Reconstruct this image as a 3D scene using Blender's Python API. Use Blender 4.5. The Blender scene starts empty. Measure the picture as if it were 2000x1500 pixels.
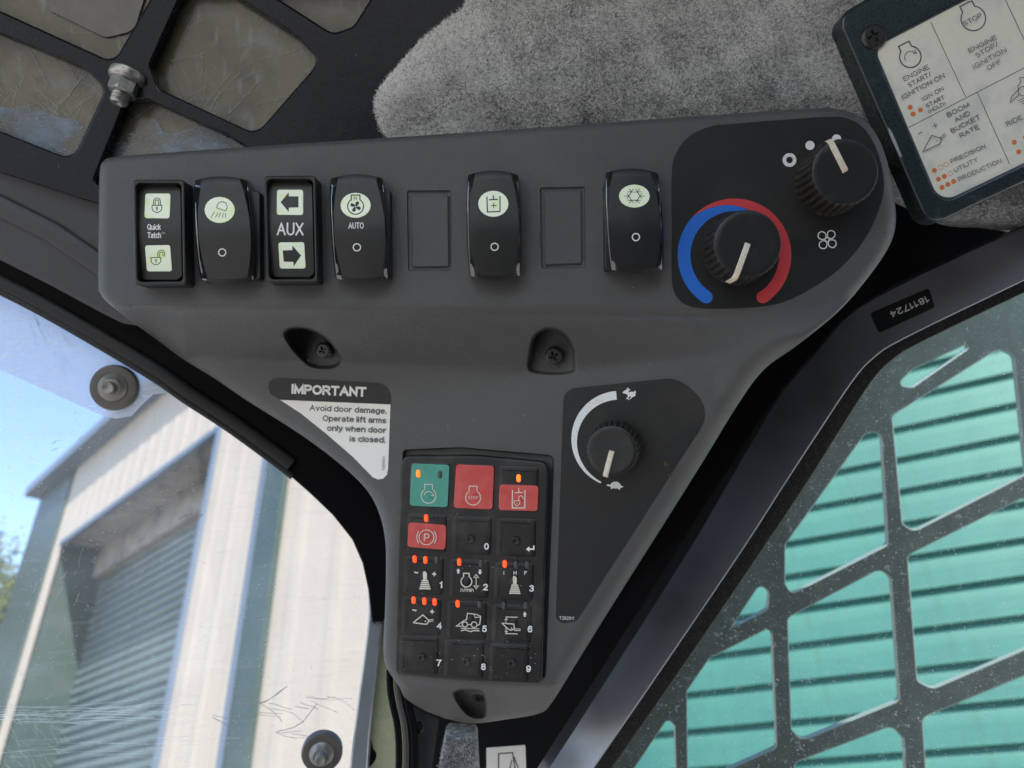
import bpy, bmesh, math, random
import numpy as np
from mathutils import Vector, Matrix
from mathutils.geometry import delaunay_2d_cdt, tessellate_polygon
random.seed(7); rng = np.random.default_rng(7)
scene = bpy.context.scene
COL = scene.collection

# ------------------------------------------------------------------ camera
FPX = 1444.0            # focal length in photo pixels (26 mm equivalent)
S = 0.00024             # metres per photo pixel on the face of the console
D = FPX * S
up_c = Vector((-110.0, 2340.0, -1444.0)).normalized()
fw_c = Vector((0, 0, -1))
y_c = (fw_c - up_c * fw_c.dot(up_c)).normalized()
x_c = y_c.cross(up_c)
RC = Matrix((x_c, y_c, up_c))                      # camera axes -> world axes
cam_d = bpy.data.cameras.new("camera"); cam = bpy.data.objects.new("camera", cam_d); COL.objects.link(cam)
cam.matrix_world = RC.to_4x4()
cam_d.sensor_width = 36; cam_d.lens = 36 * FPX / 2000.0
cam_d.clip_start = 0.01; cam_d.clip_end = 3000
cam_d.dof.use_dof = True; cam_d.dof.focus_distance = D + 0.008; cam_d.dof.aperture_fstop = 10.0
scene.camera = cam
FM = Matrix.Translation(RC @ Vector((0, 0, -D))) @ RC.to_4x4()     # frame of the console face
GROUND = -1.75

# ------------------------------------------------------------------ world and sun
SUN_EL, SUN_AZ = math.radians(46), math.radians(158)   # azimuth clockwise from +Y (forward)
w = bpy.data.worlds.new("World"); scene.world = w; w.use_nodes = True
nt = w.node_tree
sky = nt.nodes.new("ShaderNodeTexSky"); sky.sky_type = 'NISHITA'; sky.sun_disc = False
sky.sun_elevation = SUN_EL; sky.sun_rotation = SUN_AZ; sky.air_density = 1.0; sky.dust_density = 0.6; sky.ozone_density = 1.2
bg = nt.nodes["Background"]; bg.inputs[1].default_value = 0.15
nt.links.new(sky.outputs[0], bg.inputs[0])
sd = bpy.data.lights.new("sun", 'SUN'); sd.energy = 4.2; sd.angle = math.radians(0.53); sd.color = (1.0, 0.91, 0.79)
sun = bpy.data.objects.new("sun", sd); COL.objects.link(sun)
to_sun = Vector((math.sin(SUN_AZ) * math.cos(SUN_EL), math.cos(SUN_AZ) * math.cos(SUN_EL), math.sin(SUN_EL)))
sun.rotation_euler = to_sun.to_track_quat('Z', 'Y').to_euler()
scene.view_settings.view_transform = 'Standard'; scene.view_settings.look = 'None'
scene.view_settings.exposure = 1.52; scene.view_settings.gamma = 1
scene.render.engine = 'CYCLES'

# ------------------------------------------------------------------ materials
def mat(name, col, rough=0.5, spec=0.5, metal=0.0, bump=None, mottle=None, dust=None, emit=None, alpha=None, coat=0.0):
    """bump=(scale, distance m, detail); mottle=(scale, other colour, lo, hi); dust=(scale, colour, lo, hi)"""
    m = bpy.data.materials.new(name); m.use_nodes = True
    n = m.node_tree; p = n.nodes["Principled BSDF"]
    c4 = (col[0], col[1], col[2], 1)
    p.inputs["Base Color"].default_value = c4
    p.inputs["Roughness"].default_value = rough
    p.inputs["Specular IOR Level"].default_value = spec
    p.inputs["Metallic"].default_value = metal
    p.inputs["Coat Weight"].default_value = coat
    tc = n.nodes.new("ShaderNodeTexCoord")
    src = None
    def noise(scale, detail=3, rough_=0.55, stretch=None):
        t = n.nodes.new("ShaderNodeTexNoise"); t.inputs["Scale"].default_value = scale
        t.inputs["Detail"].default_value = detail; t.inputs["Roughness"].default_value = rough_
        if stretch:
            mp = n.nodes.new("ShaderNodeMapping"); mp.inputs["Scale"].default_value = stretch
            n.links.new(tc.outputs["Object"], mp.inputs[0]); n.links.new(mp.outputs[0], t.inputs["Vector"])
        else:
            n.links.new(tc.outputs["Object"], t.inputs["Vector"])
        return t
    def ramp(t, lo, hi):
        r = n.nodes.new("ShaderNodeMapRange"); r.inputs[1].default_value = lo; r.inputs[2].default_value = hi
        n.links.new(t.outputs[0], r.inputs[0]); return r
    cur = None
    def mixc(fac, other):
        nonlocal cur
        mx = n.nodes.new("ShaderNodeMix"); mx.data_type = 'RGBA'
        n.links.new(fac.outputs[0], mx.inputs[0])
        if cur is None: mx.inputs[6].default_value = c4
        else: n.links.new(cur, mx.inputs[6])
        mx.inputs[7].default_value = (*other, 1)
        cur = mx.outputs[2]
    if mottle:
        for mo in (mottle if isinstance(mottle, list) else [mottle]):
            mixc(ramp(noise(mo[0], 4, 0.6, mo[4] if len(mo) > 4 else None), mo[2], mo[3]), mo[1])
    if dust:
        for du in (dust if isinstance(dust, list) else [dust]):
            r = ramp(noise(du[0], 2, 0.5, du[4] if len(du) > 4 else None), du[2], du[3])
            mixc(r, du[1])
    if cur is not None: n.links.new(cur, p.inputs["Base Color"])
    if bump:
        rs_ = 0.02 if name.startswith(('pillar', 'roof_guard')) else 0.07
        for i, b in enumerate(bump if isinstance(bump, list) else [bump]):
            bn = n.nodes.new("ShaderNodeBump"); bn.inputs["Distance"].default_value = b[1]; bn.inputs["Strength"].default_value = 1
            t = noise(b[0], b[2], 0.6, b[3] if len(b) > 3 else None)
            n.links.new(t.outputs[0], bn.inputs["Height"])
            if i: n.links.new(prev.outputs[0], bn.inputs["Normal"])
            prev = bn
        n.links.new(prev.outputs[0], p.inputs["Normal"])
        rr = ramp(noise(900 if bump else 5, 2), 0.3, 0.7); rr.inputs[3].default_value = max(0.02, rough - rs_); rr.inputs[4].default_value = min(1, rough + rs_)
        n.links.new(rr.outputs[0], p.inputs["Roughness"])
    if emit:
        p.inputs["Emission Color"].default_value = (*emit[0], 1); p.inputs["Emission Strength"].default_value = emit[1]
    return m

def glass_mat(name, tint, gloss=0.06, layers=(), rough=0.02, bump=None):
    """thin pane: straight transmission + mirror reflection + layers of dirt or painted sky glow (scale, colour, lo, hi, opacity, stretch)"""
    m = bpy.data.materials.new(name); m.use_nodes = True; n = m.node_tree; n.nodes.clear()
    out = n.nodes.new("ShaderNodeOutputMaterial"); tr = n.nodes.new("ShaderNodeBsdfTransparent"); tr.inputs[0].default_value = (*tint, 1)
    gl = n.nodes.new("ShaderNodeBsdfGlossy"); gl.inputs["Roughness"].default_value = rough
    fr = n.nodes.new("ShaderNodeFresnel"); fr.inputs[0].default_value = 1.5
    tc = n.nodes.new("ShaderNodeTexCoord")
    if bump:
        t = n.nodes.new("ShaderNodeTexNoise"); t.inputs["Scale"].default_value = bump[0]; n.links.new(tc.outputs["Object"], t.inputs["Vector"])
        b = n.nodes.new("ShaderNodeBump"); b.inputs["Distance"].default_value = bump[1]; n.links.new(t.outputs[0], b.inputs["Height"])
        n.links.new(b.outputs[0], gl.inputs["Normal"])
    mx = n.nodes.new("ShaderNodeMixShader")
    mm = n.nodes.new("ShaderNodeMath"); mm.operation = 'MULTIPLY'; mm.inputs[1].default_value = gloss / 0.04
    n.links.new(fr.outputs[0], mm.inputs[0]); n.links.new(mm.outputs[0], mx.inputs[0])
    n.links.new(tr.outputs[0], mx.inputs[1]); n.links.new(gl.outputs[0], mx.inputs[2])
    cur = mx
    for ly in layers:
        sc, colr, lo, hi, op = ly[:5]
        t = n.nodes.new("ShaderNodeTexNoise"); t.inputs["Scale"].default_value = sc; t.inputs["Detail"].default_value = 4 if sc < 600 else 1
        t.inputs["Roughness"].default_value = 0.62
        if len(ly) > 5:
            mp = n.nodes.new("ShaderNodeMapping"); mp.inputs["Scale"].default_value = ly[5]; mp.inputs["Rotation"].default_value = (0, 0, ly[6] if len(ly) > 6 else 0)
            n.links.new(tc.outputs["Object"], mp.inputs[0]); n.links.new(mp.outputs[0], t.inputs["Vector"])
        else: n.links.new(tc.outputs["Object"], t.inputs["Vector"])
        r = n.nodes.new("ShaderNodeMapRange"); r.inputs[1].default_value = lo; r.inputs[2].default_value = hi; r.inputs[4].default_value = op
        n.links.new(t.outputs[0], r.inputs[0])
        df = n.nodes.new("ShaderNodeBsdfDiffuse"); df.inputs[0].default_value = (*colr, 1)
        tl = n.nodes.new("ShaderNodeBsdfTranslucent"); tl.inputs[0].default_value = (*colr, 1)
        ad = n.nodes.new("ShaderNodeMixShader"); ad.inputs[0].default_value = 0.5
        n.links.new(df.outputs[0], ad.inputs[1]); n.links.new(tl.outputs[0], ad.inputs[2])
        m2 = n.nodes.new("ShaderNodeMixShader"); n.links.new(r.outputs[0], m2.inputs[0])
        n.links.new(cur.outputs[0], m2.inputs[1]); n.links.new(ad.outputs[0], m2.inputs[2]); cur = m2
    n.links.new(cur.outputs[0], out.inputs[0])
    return m

M = {}
M['console'] = mat("console_plastic", (0.082, 0.079, 0.078), 0.44, 0.5, bump=[(1600, 0.00032, 2), (700, 0.00010, 2)],
                   mottle=[(14, (0.104, 0.099, 0.092), 0.45, 0.75), (60, (0.072, 0.072, 0.075), 0.5, 0.8), (5, (0.068, 0.068, 0.070), 0.45, 0.7)], dust=(1500, (0.3, 0.28, 0.25), 0.745, 0.78))
M['blank'] = mat("blank_plastic", (0.082, 0.080, 0.081), 0.5, 0.5, bump=[(2600, 0.00010, 2)])
M['bezel'] = mat("bezel_black", (0.009, 0.009, 0.010), 0.42, 0.5, bump=(3000, 0.00003, 1))
M['rocker'] = mat("rocker_matte_black", (0.010, 0.0095, 0.009), 0.42, 0.5, bump=(4200, 0.00003, 1), mottle=(40, (0.032, 0.030, 0.028), 0.55, 0.8))
M['gloss'] = mat("rocker_gloss_black", (0.012, 0.012, 0.014), 0.10, 1.0, bump=(120, 0.00025, 2), coat=1.0)
M['icon'] = mat("backlit_lens", (0.74, 0.77, 0.70), 0.3, 0.5, mottle=[(160, (0.62, 0.72, 0.30), 0.5, 0.72)], emit=((0.75, 0.9, 0.35), 0.05))
M['ink'] = mat("black_ink", (0.012, 0.013, 0.016), 0.45)
M['inkgrey'] = mat("grey_ink", (0.09, 0.09, 0.05), 0.5)
M['white'] = mat("white_print", (0.82, 0.82, 0.80), 0.5, mottle=(900, (0.55, 0.54, 0.5), 0.5, 0.8))
M['decal'] = mat("decal_dark", (0.011, 0.011, 0.011), 0.5, 0.45, bump=(3800, 0.00005, 1), mottle=[(18, (0.028, 0.025, 0.021), 0.5, 0.75), (1800, (0.036, 0.034, 0.032), 0.62, 0.72)])
M['decal_line'] = mat("decal_edge", (0.012, 0.012, 0.013), 0.6)
M['blue'] = mat("blue_print", (0.016, 0.15, 0.62), 0.5, mottle=(1500, (0.04, 0.2, 0.66), 0.5, 0.8))
M['red'] = mat("red_print", (0.62, 0.045, 0.055), 0.5, mottle=(1500, (0.6, 0.08, 0.08), 0.5, 0.8))
M['cream'] = mat("pointer_cream", (0.74, 0.62, 0.46), 0.5, mottle=[(500, (0.8, 0.74, 0.64), 0.45, 0.6), (900, (0.5, 0.38, 0.24), 0.64, 0.75)])
M['knobtop'] = mat("knob_top", (0.015, 0.015, 0.015), 0.42, 0.5, bump=(3000, 0.00002, 1), mottle=(90, (0.036, 0.034, 0.03), 0.55, 0.75))
M['knobside'] = mat("knob_side", (0.026, 0.022, 0.018), 0.5, 0.5, mottle=(350, (0.07, 0.055, 0.04), 0.55, 0.75))
M['keypad'] = mat("keypad_rubber", (0.009, 0.009, 0.0095), 0.42, 0.4, bump=(2500, 0.00003, 1), dust=[(1300, (0.35, 0.32, 0.28), 0.755, 0.79), (60, (0.04, 0.038, 0.036), 0.5, 0.8)])
M['kgreen'] = mat("key_green", (0.055, 0.29, 0.22), 0.5, mottle=(120, (0.08, 0.34, 0.26), 0.4, 0.7))
M['kred'] = mat("key_red", (0.56, 0.055, 0.05), 0.5, mottle=(120, (0.62, 0.10, 0.09), 0.4, 0.7))
M['kprint'] = mat("key_print", (0.70, 0.66, 0.55), 0.5)
M['led'] = mat("led_lit", (0.8, 0.12, 0.02), 0.3, emit=((1.0, 0.035, 0.006), 0.6))
M['ledcore'] = mat("led_core", (0.9, 0.3, 0.03), 0.3, emit=((1.0, 0.10, 0.005), 0.7))
M['ledoff'] = mat("led_unlit", (0.055, 0.06, 0.065), 0.35)
M['label'] = mat("label_white", (0.83, 0.80, 0.75), 0.5, bump=(160, 0.00008, 2), dust=(1300, (0.25, 0.22, 0.18), 0.74, 0.77))
M['labelgrey'] = mat("label_lettering", (0.08, 0.08, 0.085), 0.5)
M['serial'] = mat("serial_film", (0.006, 0.006, 0.007), 0.34, 0.5)
M['screw'] = mat("screw_black", (0.03, 0.028, 0.027), 0.35, 0.6, metal=0.3, mottle=(700, (0.10, 0.08, 0.07), 0.55, 0.7))
M['navy'] = mat("roof_guard_paint", (0.004, 0.006, 0.013), 0.27, 0.28, bump=[(55, 0.00025, 2), (1200, 0.000005, 2)], dust=(900, (0.2, 0.2, 0.22), 0.75, 0.8))
M['roofpane'] = mat("roof_window_grime", (0.105, 0.098, 0.066), 0.22, 0.6,
                    bump=(90, 0.0003, 3),
                    mottle=[(16, (0.17, 0.15, 0.10), 0.42, 0.68), (24, (0.045, 0.043, 0.032), 0.52, 0.72), (30, (0.19, 0.21, 0.21), 0.55, 0.80, (1, 1.8, 1))],
                    dust=[(130, (0.22, 0.23, 0.22), 0.58, 0.80, (1.6, .5, 1)), (1500, (0.24, 0.24, 0.22), 0.70, 0.78)])
M['skyglow'] = glass_mat("sky_glow_film", (1, 1, 1), 0.02, [(40, (0.55, 0.70, 0.95), 0.34, 0.74, 0.75, (1, 1.6, 1), 0.5), (420, (0.6, 0.7, 0.85), 0.55, 0.68, 0.6, (1, 2.5, 1), 0.5)])  # sky glow behind the roof panes, painted as a pale bluish film
M['hatchscratch'] = mat("hatch_scratch", (0.36, 0.37, 0.36), 0.6)
M['zinc'] = mat("zinc_metal", (0.42, 0.41, 0.39), 0.42, 0.5, metal=0.85, bump=(600, 0.00006, 3), mottle=(400, (0.22, 0.21, 0.2), 0.5, 0.7))
M['felt'] = mat("felt_base", (0.26, 0.255, 0.25), 0.95, 0.1, mottle=(300, (0.5, 0.49, 0.48), 0.45, 0.6))
M['fibre_l'] = mat("fibre_light", (0.88, 0.865, 0.85), 0.7, 0.2)
M['fibre_m'] = mat("fibre_mid", (0.60, 0.585, 0.57), 0.8, 0.2)
M['fibre_d'] = mat("fibre_dark", (0.09, 0.09, 0.095), 0.8, 0.2)
M['plaque'] = mat("plaque_plastic", (0.020, 0.030, 0.034), 0.3, 0.55, bump=[(300, 0.00006, 3), (2500, 0.00002, 1)], dust=[(130, (0.06, 0.07, 0.075), 0.6, 0.75), (900, (0.2, 0.21, 0.2), 0.73, 0.8)])
M['sheet'] = mat("plaque_sheet", (0.84, 0.80, 0.70), 0.22, 0.6, coat=0.4, bump=(380, 0.00016, 2, (1, 0.5, 1)), mottle=(60, (0.68, 0.68, 0.63), 0.5, 0.7))
M['inkblue'] = mat("dark_print", (0.075, 0.072, 0.10), 0.5)
M['orange'] = mat("orange_print", (0.72, 0.19, 0.045), 0.5, mottle=(1200, (0.6, 0.3, 0.18), 0.6, 0.75))
M['trim'] = mat("trim_plastic", (0.036, 0.036, 0.041), 0.5, 0.5, bump=[(1400, 0.00006, 2)])
M['rubber'] = mat("black_rubber", (0.012, 0.012, 0.013), 0.55, 0.4, bump=(1100, 0.00022, 2), dust=(1500, (0.12, 0.11, 0.1), 0.7, 0.8))
M['frameblack'] = mat("frame_black", (0.004, 0.004, 0.005), 0.5, 0.08, bump=(500, 0.00002, 2))
M['pillar'] = mat("pillar_paint", (0.29, 0.285, 0.31), 0.33, 0.6, metal=0.85, bump=[(900, 0.000015, 2)], dust=[(24, (0.20, 0.195, 0.20), 0.5, 0.8), (1300, (0.34, 0.32, 0.29), 0.735, 0.77)])
M['inner'] = mat("inner_panel_paint", (0.006, 0.0065, 0.008), 0.5, 0.12, bump=(1200, 0.00003, 2), dust=(900, (0.15, 0.14, 0.13), 0.76, 0.8))
M['seal'] = mat("seal_dusty", (0.008, 0.008, 0.008), 0.5, 0.4, bump=(900, 0.0002, 2), dust=[(2200, (0.35, 0.3, 0.24), 0.64, 0.72), (300, (0.03, 0.028, 0.022), 0.5, 0.7)])
M['guard'] = mat("guard_paint_dusty", (0.005, 0.007, 0.008), 0.4, 0.5, dust=[(40, (0.018, 0.024, 0.024), 0.45, 0.8), (300, (0.05, 0.06, 0.06), 0.60, 0.8)])
M['guardedge'] = mat("guard_cut_edge", (0.22, 0.24, 0.24), 0.35, 0.5, metal=0.4)
M['chrome'] = mat("aluminium_edge", (0.36, 0.39, 0.44), 0.3, 0.5, metal=0.6, mottle=(20, (0.5, 0.52, 0.56), 0.4, 0.7))
M['outgreen'] = mat("outside_green_sheet", (0.34, 0.38, 0.24), 0.6, 0.3, bump=(400, 0.0003, 3), mottle=[(70, (0.46, 0.42, 0.30), 0.5, 0.7), (500, (0.6, 0.58, 0.42), 0.62, 0.75)])  # green of the view outside, painted on a sheet
M['shedwhite'] = mat("shed_cream_steel", (0.43, 0.37, 0.305), 0.5, 0.3, mottle=[(2.5, (0.45, 0.395, 0.33), 0.4, 0.65)])
M['shedgreen'] = mat("shed_green_steel", (0.034, 0.058, 0.052), 0.45, 0.5, mottle=(3, (0.048, 0.070, 0.068), 0.5, 0.7))
M['gutter'] = mat("gutter_bluegrey", (0.11, 0.145, 0.20), 0.4, 0.5)
M['soffit'] = mat("soffit_brown", (0.28, 0.25, 0.22), 0.7, 0.3, mottle=(4, (0.12, 0.115, 0.11), 0.45, 0.7))
M['slat'] = mat("shutter_steel", (0.10, 0.14, 0.145), 0.3, 0.6, mottle=(5, (0.13, 0.175, 0.185), 0.4, 0.7))
M['railpurple'] = mat("guide_rail_steel", (0.28, 0.24, 0.24), 0.5)
M['teal'] = mat("teal_board_paint", (0.048, 0.150, 0.130), 0.5, 0.3, mottle=[(0.9, (0.028, 0.100, 0.102), 0.36, 0.62), (3, (0.068, 0.175, 0.143), 0.48, 0.8, (0.25, 3, 3)), (7, (0.036, 0.11, 0.093), 0.55, 0.8, (3, 3, 0.35))])
M['tealdark'] = mat("teal_joint", (0.035, 0.16, 0.12), 0.6)
M['leaf'] = mat("leaves", (0.09, 0.115, 0.03), 0.6, 0.3)
M['leaf2'] = mat("leaves_yellow", (0.17, 0.17, 0.055), 0.6, 0.3)
M['bark'] = mat("bark", (0.12, 0.09, 0.06), 0.9, 0.2, bump=(40, 0.01, 3))
M['ground'] = mat("gravel", (0.30, 0.29, 0.275), 0.9, 0.2, bump=(30, 0.01, 4), mottle=(3, (0.25, 0.245, 0.23), 0.45, 0.65))
M['blockerpaint'] = mat("cab_blocker_liner", (0.07, 0.068, 0.066), 0.8, 0.2)  # even dark colour of the unseen light-blocking slabs
M['dirt'] = glass_mat("tan_smudge", (1, 1, 1), 0.001, [(260, (0.30, 0.24, 0.14), 0.42, 0.66, 0.5)])
M['scratch'] = glass_mat("white_scratch", (1, 1, 1), 0.02, [(20, (0.95, 0.96, 0.98), -2, -1, 0.5)])
M['pscuff'] = mat("pale_scuff", (0.38, 0.40, 0.40), 0.6)
M['scuff'] = mat("dark_scuff", (0.34, 0.33, 0.33), 0.7)
M['doorpane'] = glass_mat("door_polycarbonate", (0.86, 0.89, 0.93), 0.05,
    [(14, (0.75, 0.80, 0.85), 0.30, 0.85, 0.20), (900, (0.85, 0.85, 0.85), 0.70, 0.76, 0.55), (260, (0.8, 0.82, 0.85), 0.64, 0.74, 0.22), (60, (0.8, 0.82, 0.85), 0.55, 0.7, 0.10, (0.35, 3, 1))])
M['stripfilm'] = glass_mat("frosted_strip", (0.80, 0.85, 0.95), 0.05,
    [(18, (0.88, 0.92, 1.0), -0.4, 1.0, 0.95), (150, (0.95, 0.96, 1.0), 0.56, 0.68, 0.6, (1, 3.2, 1), 0.45), (500, (0.3, 0.3, 0.32), 0.72, 0.78, 0.5)])
M['sidepane'] = glass_mat("side_window_glass", (0.78, 0.95, 0.92), 0.04,
    [(9, (0.50, 0.60, 0.58), 0.38, 0.75, 0.07), (700, (0.85, 0.95, 0.93), 0.665, 0.73, 0.45), (210, (0.8, 0.92, 0.9), 0.60, 0.68, 0.22), (1500, (0.9, 0.95, 0.9), 0.70, 0.76, 0.6)])

# ------------------------------------------------------------------ geometry helpers
class Flat:
    """plane z = z0 + ax x + ay y of the console frame; called with a photo pixel it gives the point there"""
    def __init__(s, z0, ax=0.0, ay=0.0):
        s.z0, s.ax, s.ay = z0, ax, ay
        s.n = Vector((-ax, -ay, 1)).normalized(); s.ex = Vector((1, 0, ax)).normalized(); s.ey = s.n.cross(s.ex)
    def __call__(s, u, v, h=0.0):
        X = (u - 1000) * S; Y = (750 - v) * S
        z0 = s.z0 + h / s.n.z
        t = (D - z0) / (D + s.ax * X + s.ay * Y)
        return Vector((t * X, t * Y, D - t * D))
def px3(u, v, z):
    k = (D - z) / D
    return Vector(((u - 1000) * S * k, (750 - v) * S * k, z))

UP = Flat(0.0)
LOW = Flat(-0.0300, 0.25, 0.07)
DOOR = Flat(-0.132, -0.16, 0.0)
SIDE = Flat(-0.152, 0.22, 0.0)
ROOF = Flat(-0.062, 0.0, 0.12)
PLQ = Flat(-0.040, 0.12, 0.0)

class Thing:
    def __init__(s, name, label, cat, base, group=None, world=None):
        s.root = bpy.data.objects.new(name, None); COL.objects.link(s.root); s.root.empty_display_size = 0.01
        s.base = Vector(base)
        s.root.matrix_world = (FM @ Matrix.Translation(s.base)) if world is None else world
        s.root['label'] = label; s.root['category'] = cat
        s.root['kind'] = "thing"
        if group: s.root['group'] = group
def link(o, parent, label=None, kind=None):
    COL.objects.link(o); o.parent = parent
    if label: o['label'] = label
    if kind: o['kind'] = kind
    return o

class MB:
    def __init__(s, th): s.v = []; s.f = []; s.m = []; s.th = th; s.base = th.base if th else Vector((0, 0, 0))
    def add(s, verts, faces, m=0):
        o = len(s.v); s.v.extend([tuple(Vector(p) - s.base) for p in verts]); s.f.extend([[i + o for i in f] for f in faces]); s.m.extend([m] * len(faces))
    def build(s, name, mats, parent=None, label=None, kind=None, angle=35, smooth=True):
        me = bpy.data.meshes.new(name); me.from_pydata(s.v, [], s.f)
        for m in (mats if isinstance(mats, (list, tuple)) else [mats]): me.materials.append(m)
        me.polygons.foreach_set("material_index", s.m)
        if smooth:
            me.polygons.foreach_set("use_smooth", [True] * len(me.polygons)); me.update()
            me.set_sharp_from_angle(angle=math.radians(angle))
        me.update()
        return link(bpy.data.objects.new(name, me), parent if parent is not None else s.th.root, label, kind)

def rpoly(pts, n=6):
    out = []; N = len(pts)
    for i, p in enumerate(pts):
        r = p[2] if len(p) > 2 else 0
        P = Vector(p[:2])
        if r <= 0: out.append(tuple(P)); continue
        a = (Vector(pts[i - 1][:2]) - P); b = (Vector(pts[(i + 1) % N][:2]) - P)
        la, lb = a.length, b.length; a.normalize(); b.normalize()
        ang = math.acos(max(-1, min(1, a.dot(b))))
        if ang > 3.1: out.append(tuple(P)); continue
        d = min(r / math.tan(ang / 2), la * .49, lb * .49); rr = d * math.tan(ang / 2)
        c = P + (a + b).normalized() * (rr / math.sin(ang / 2))
        p0 = P + a * d; p1 = P + b * d
        a0 = math.atan2(*(p0 - c).yx); a1 = math.atan2(*(p1 - c).yx); da = (a1 - a0 + math.pi) % (2 * math.pi) - math.pi
        for k in range(n + 1):
            t = a0 + da * k / n; out.append((c.x + rr * math.cos(t), c.y + rr * math.sin(t)))
    return out
def spline(pts, n=5, closed=True):
    P = [Vector(p[:2]) for p in pts]; N = len(P); out = []
    for i in range(N if closed else N - 1):
        p0 = P[(i - 1) % N] if closed or i else P[0]; p1 = P[i]; p2 = P[(i + 1) % N]; p3 = P[(i + 2) % N] if closed or i < N - 2 else P[-1]
        for k in range(n):
            t = k / n
            q = 0.5 * ((2 * p1) + (p2 - p0) * t + (2 * p0 - 5 * p1 + 4 * p2 - p3) * t * t + (3 * p1 - p0 - 3 * p2 + p3) * t ** 3)
            out.append((q.x, q.y))
    if not closed: out.append(tuple(P[-1]))
    return out
def resample(pts, step, closed=True):
    P = [Vector(p) for p in pts] + ([Vector(pts[0])] if closed else []); out = []
    for a, b in zip(P, P[1:]):
        n = max(1, int(math.ceil((b - a).length / step)))
        for k in range(n): out.append(tuple(a.lerp(b, k / n)))
    if not closed: out.append(tuple(P[-1]))
    return out
def area(p): return 0.5 * sum(p[i - 1][0] * p[i][1] - p[i][0] * p[i - 1][1] for i in range(len(p)))
def ccw(p): return list(p) if area(p) < 0 else list(p)[::-1]       # pixel space has v down
def inset(p, d):
    """move a loop (ccw() order) inwards by d pixels"""
    N = len(p); out = []
    for i in range(N):
        a = Vector(p[i - 1]); b = Vector(p[i]); c = Vector(p[(i + 1) % N])
        e1 = (b - a); e2 = (c - b)
        if e1.length < 1e-6: e1 = e2
        if e2.length < 1e-6: e2 = e1
        n1 = Vector((e1.y, -e1.x)).normalized(); n2 = Vector((e2.y, -e2.x)).normalized()
        n = (n1 + n2); n = n.normalized() / max(0.45, n.length / 2) if n.length > 1e-6 else n1
        out.append(tuple(b + n * d))
    return out
def inside(P, poly):
    """vectorised point in polygon"""
    x, y = P[:, 0], P[:, 1]; r = np.zeros(len(P), bool); q = np.array(poly); j = len(q) - 1
    for i in range(len(q)):
        xi, yi = q[i]; xj, yj = q[j]
        c = ((yi > y) != (yj > y)) & (x < (xj - xi) * (y - yi) / (yj - yi + 1e-12) + xi); r ^= c; j = i
    return r
def dist(P, poly, closed=True):
    P = np.asarray(P, float); q = np.array(poly, float); a = q if closed else q[:-1]; b = np.roll(q, -1, 0) if closed else q[1:]
    d = b - a; L = (d * d).sum(1) + 1e-12; best = np.empty(len(P)); idx = np.empty(len(P), int)
    for s0 in range(0, len(P), 4000):
        e = P[s0:s0 + 4000, None, :] - a[None]
        t = np.clip((e * d[None]).sum(2) / L, 0, 1)
        e = e - t[..., None] * d[None]; dd = (e * e).sum(2); i = dd.argmin(1)
        idx[s0:s0 + 4000] = i; best[s0:s0 + 4000] = np.sqrt(dd[np.arange(len(i)), i])
    return best, idx
def cdt(loops, extra, keep):
    vs = []; es = []
    for L in loops:
        o = len(vs); vs += [Vector(p) for p in L]; es += [(o + i, o + (i + 1) % len(L)) for i in range(len(L))]
    vs += [Vector(p) for p in extra]
    r = delaunay_2d_cdt(vs, es, [], 0, 1e-4)
    V = np.array([tuple(p) for p in r[0]]); F = np.array([f for f in r[2] if len(f) == 3])
    C = V[F].mean(1); F = F[keep(C)]
    a, b, c = V[F[:, 0]], V[F[:, 1]], V[F[:, 2]]
    ar = (b[:, 0] - a[:, 0]) * (c[:, 1] - a[:, 1]) - (b[:, 1] - a[:, 1]) * (c[:, 0] - a[:, 0])
    F[ar > 0] = F[ar > 0][:, ::-1]
    return V, F
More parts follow.
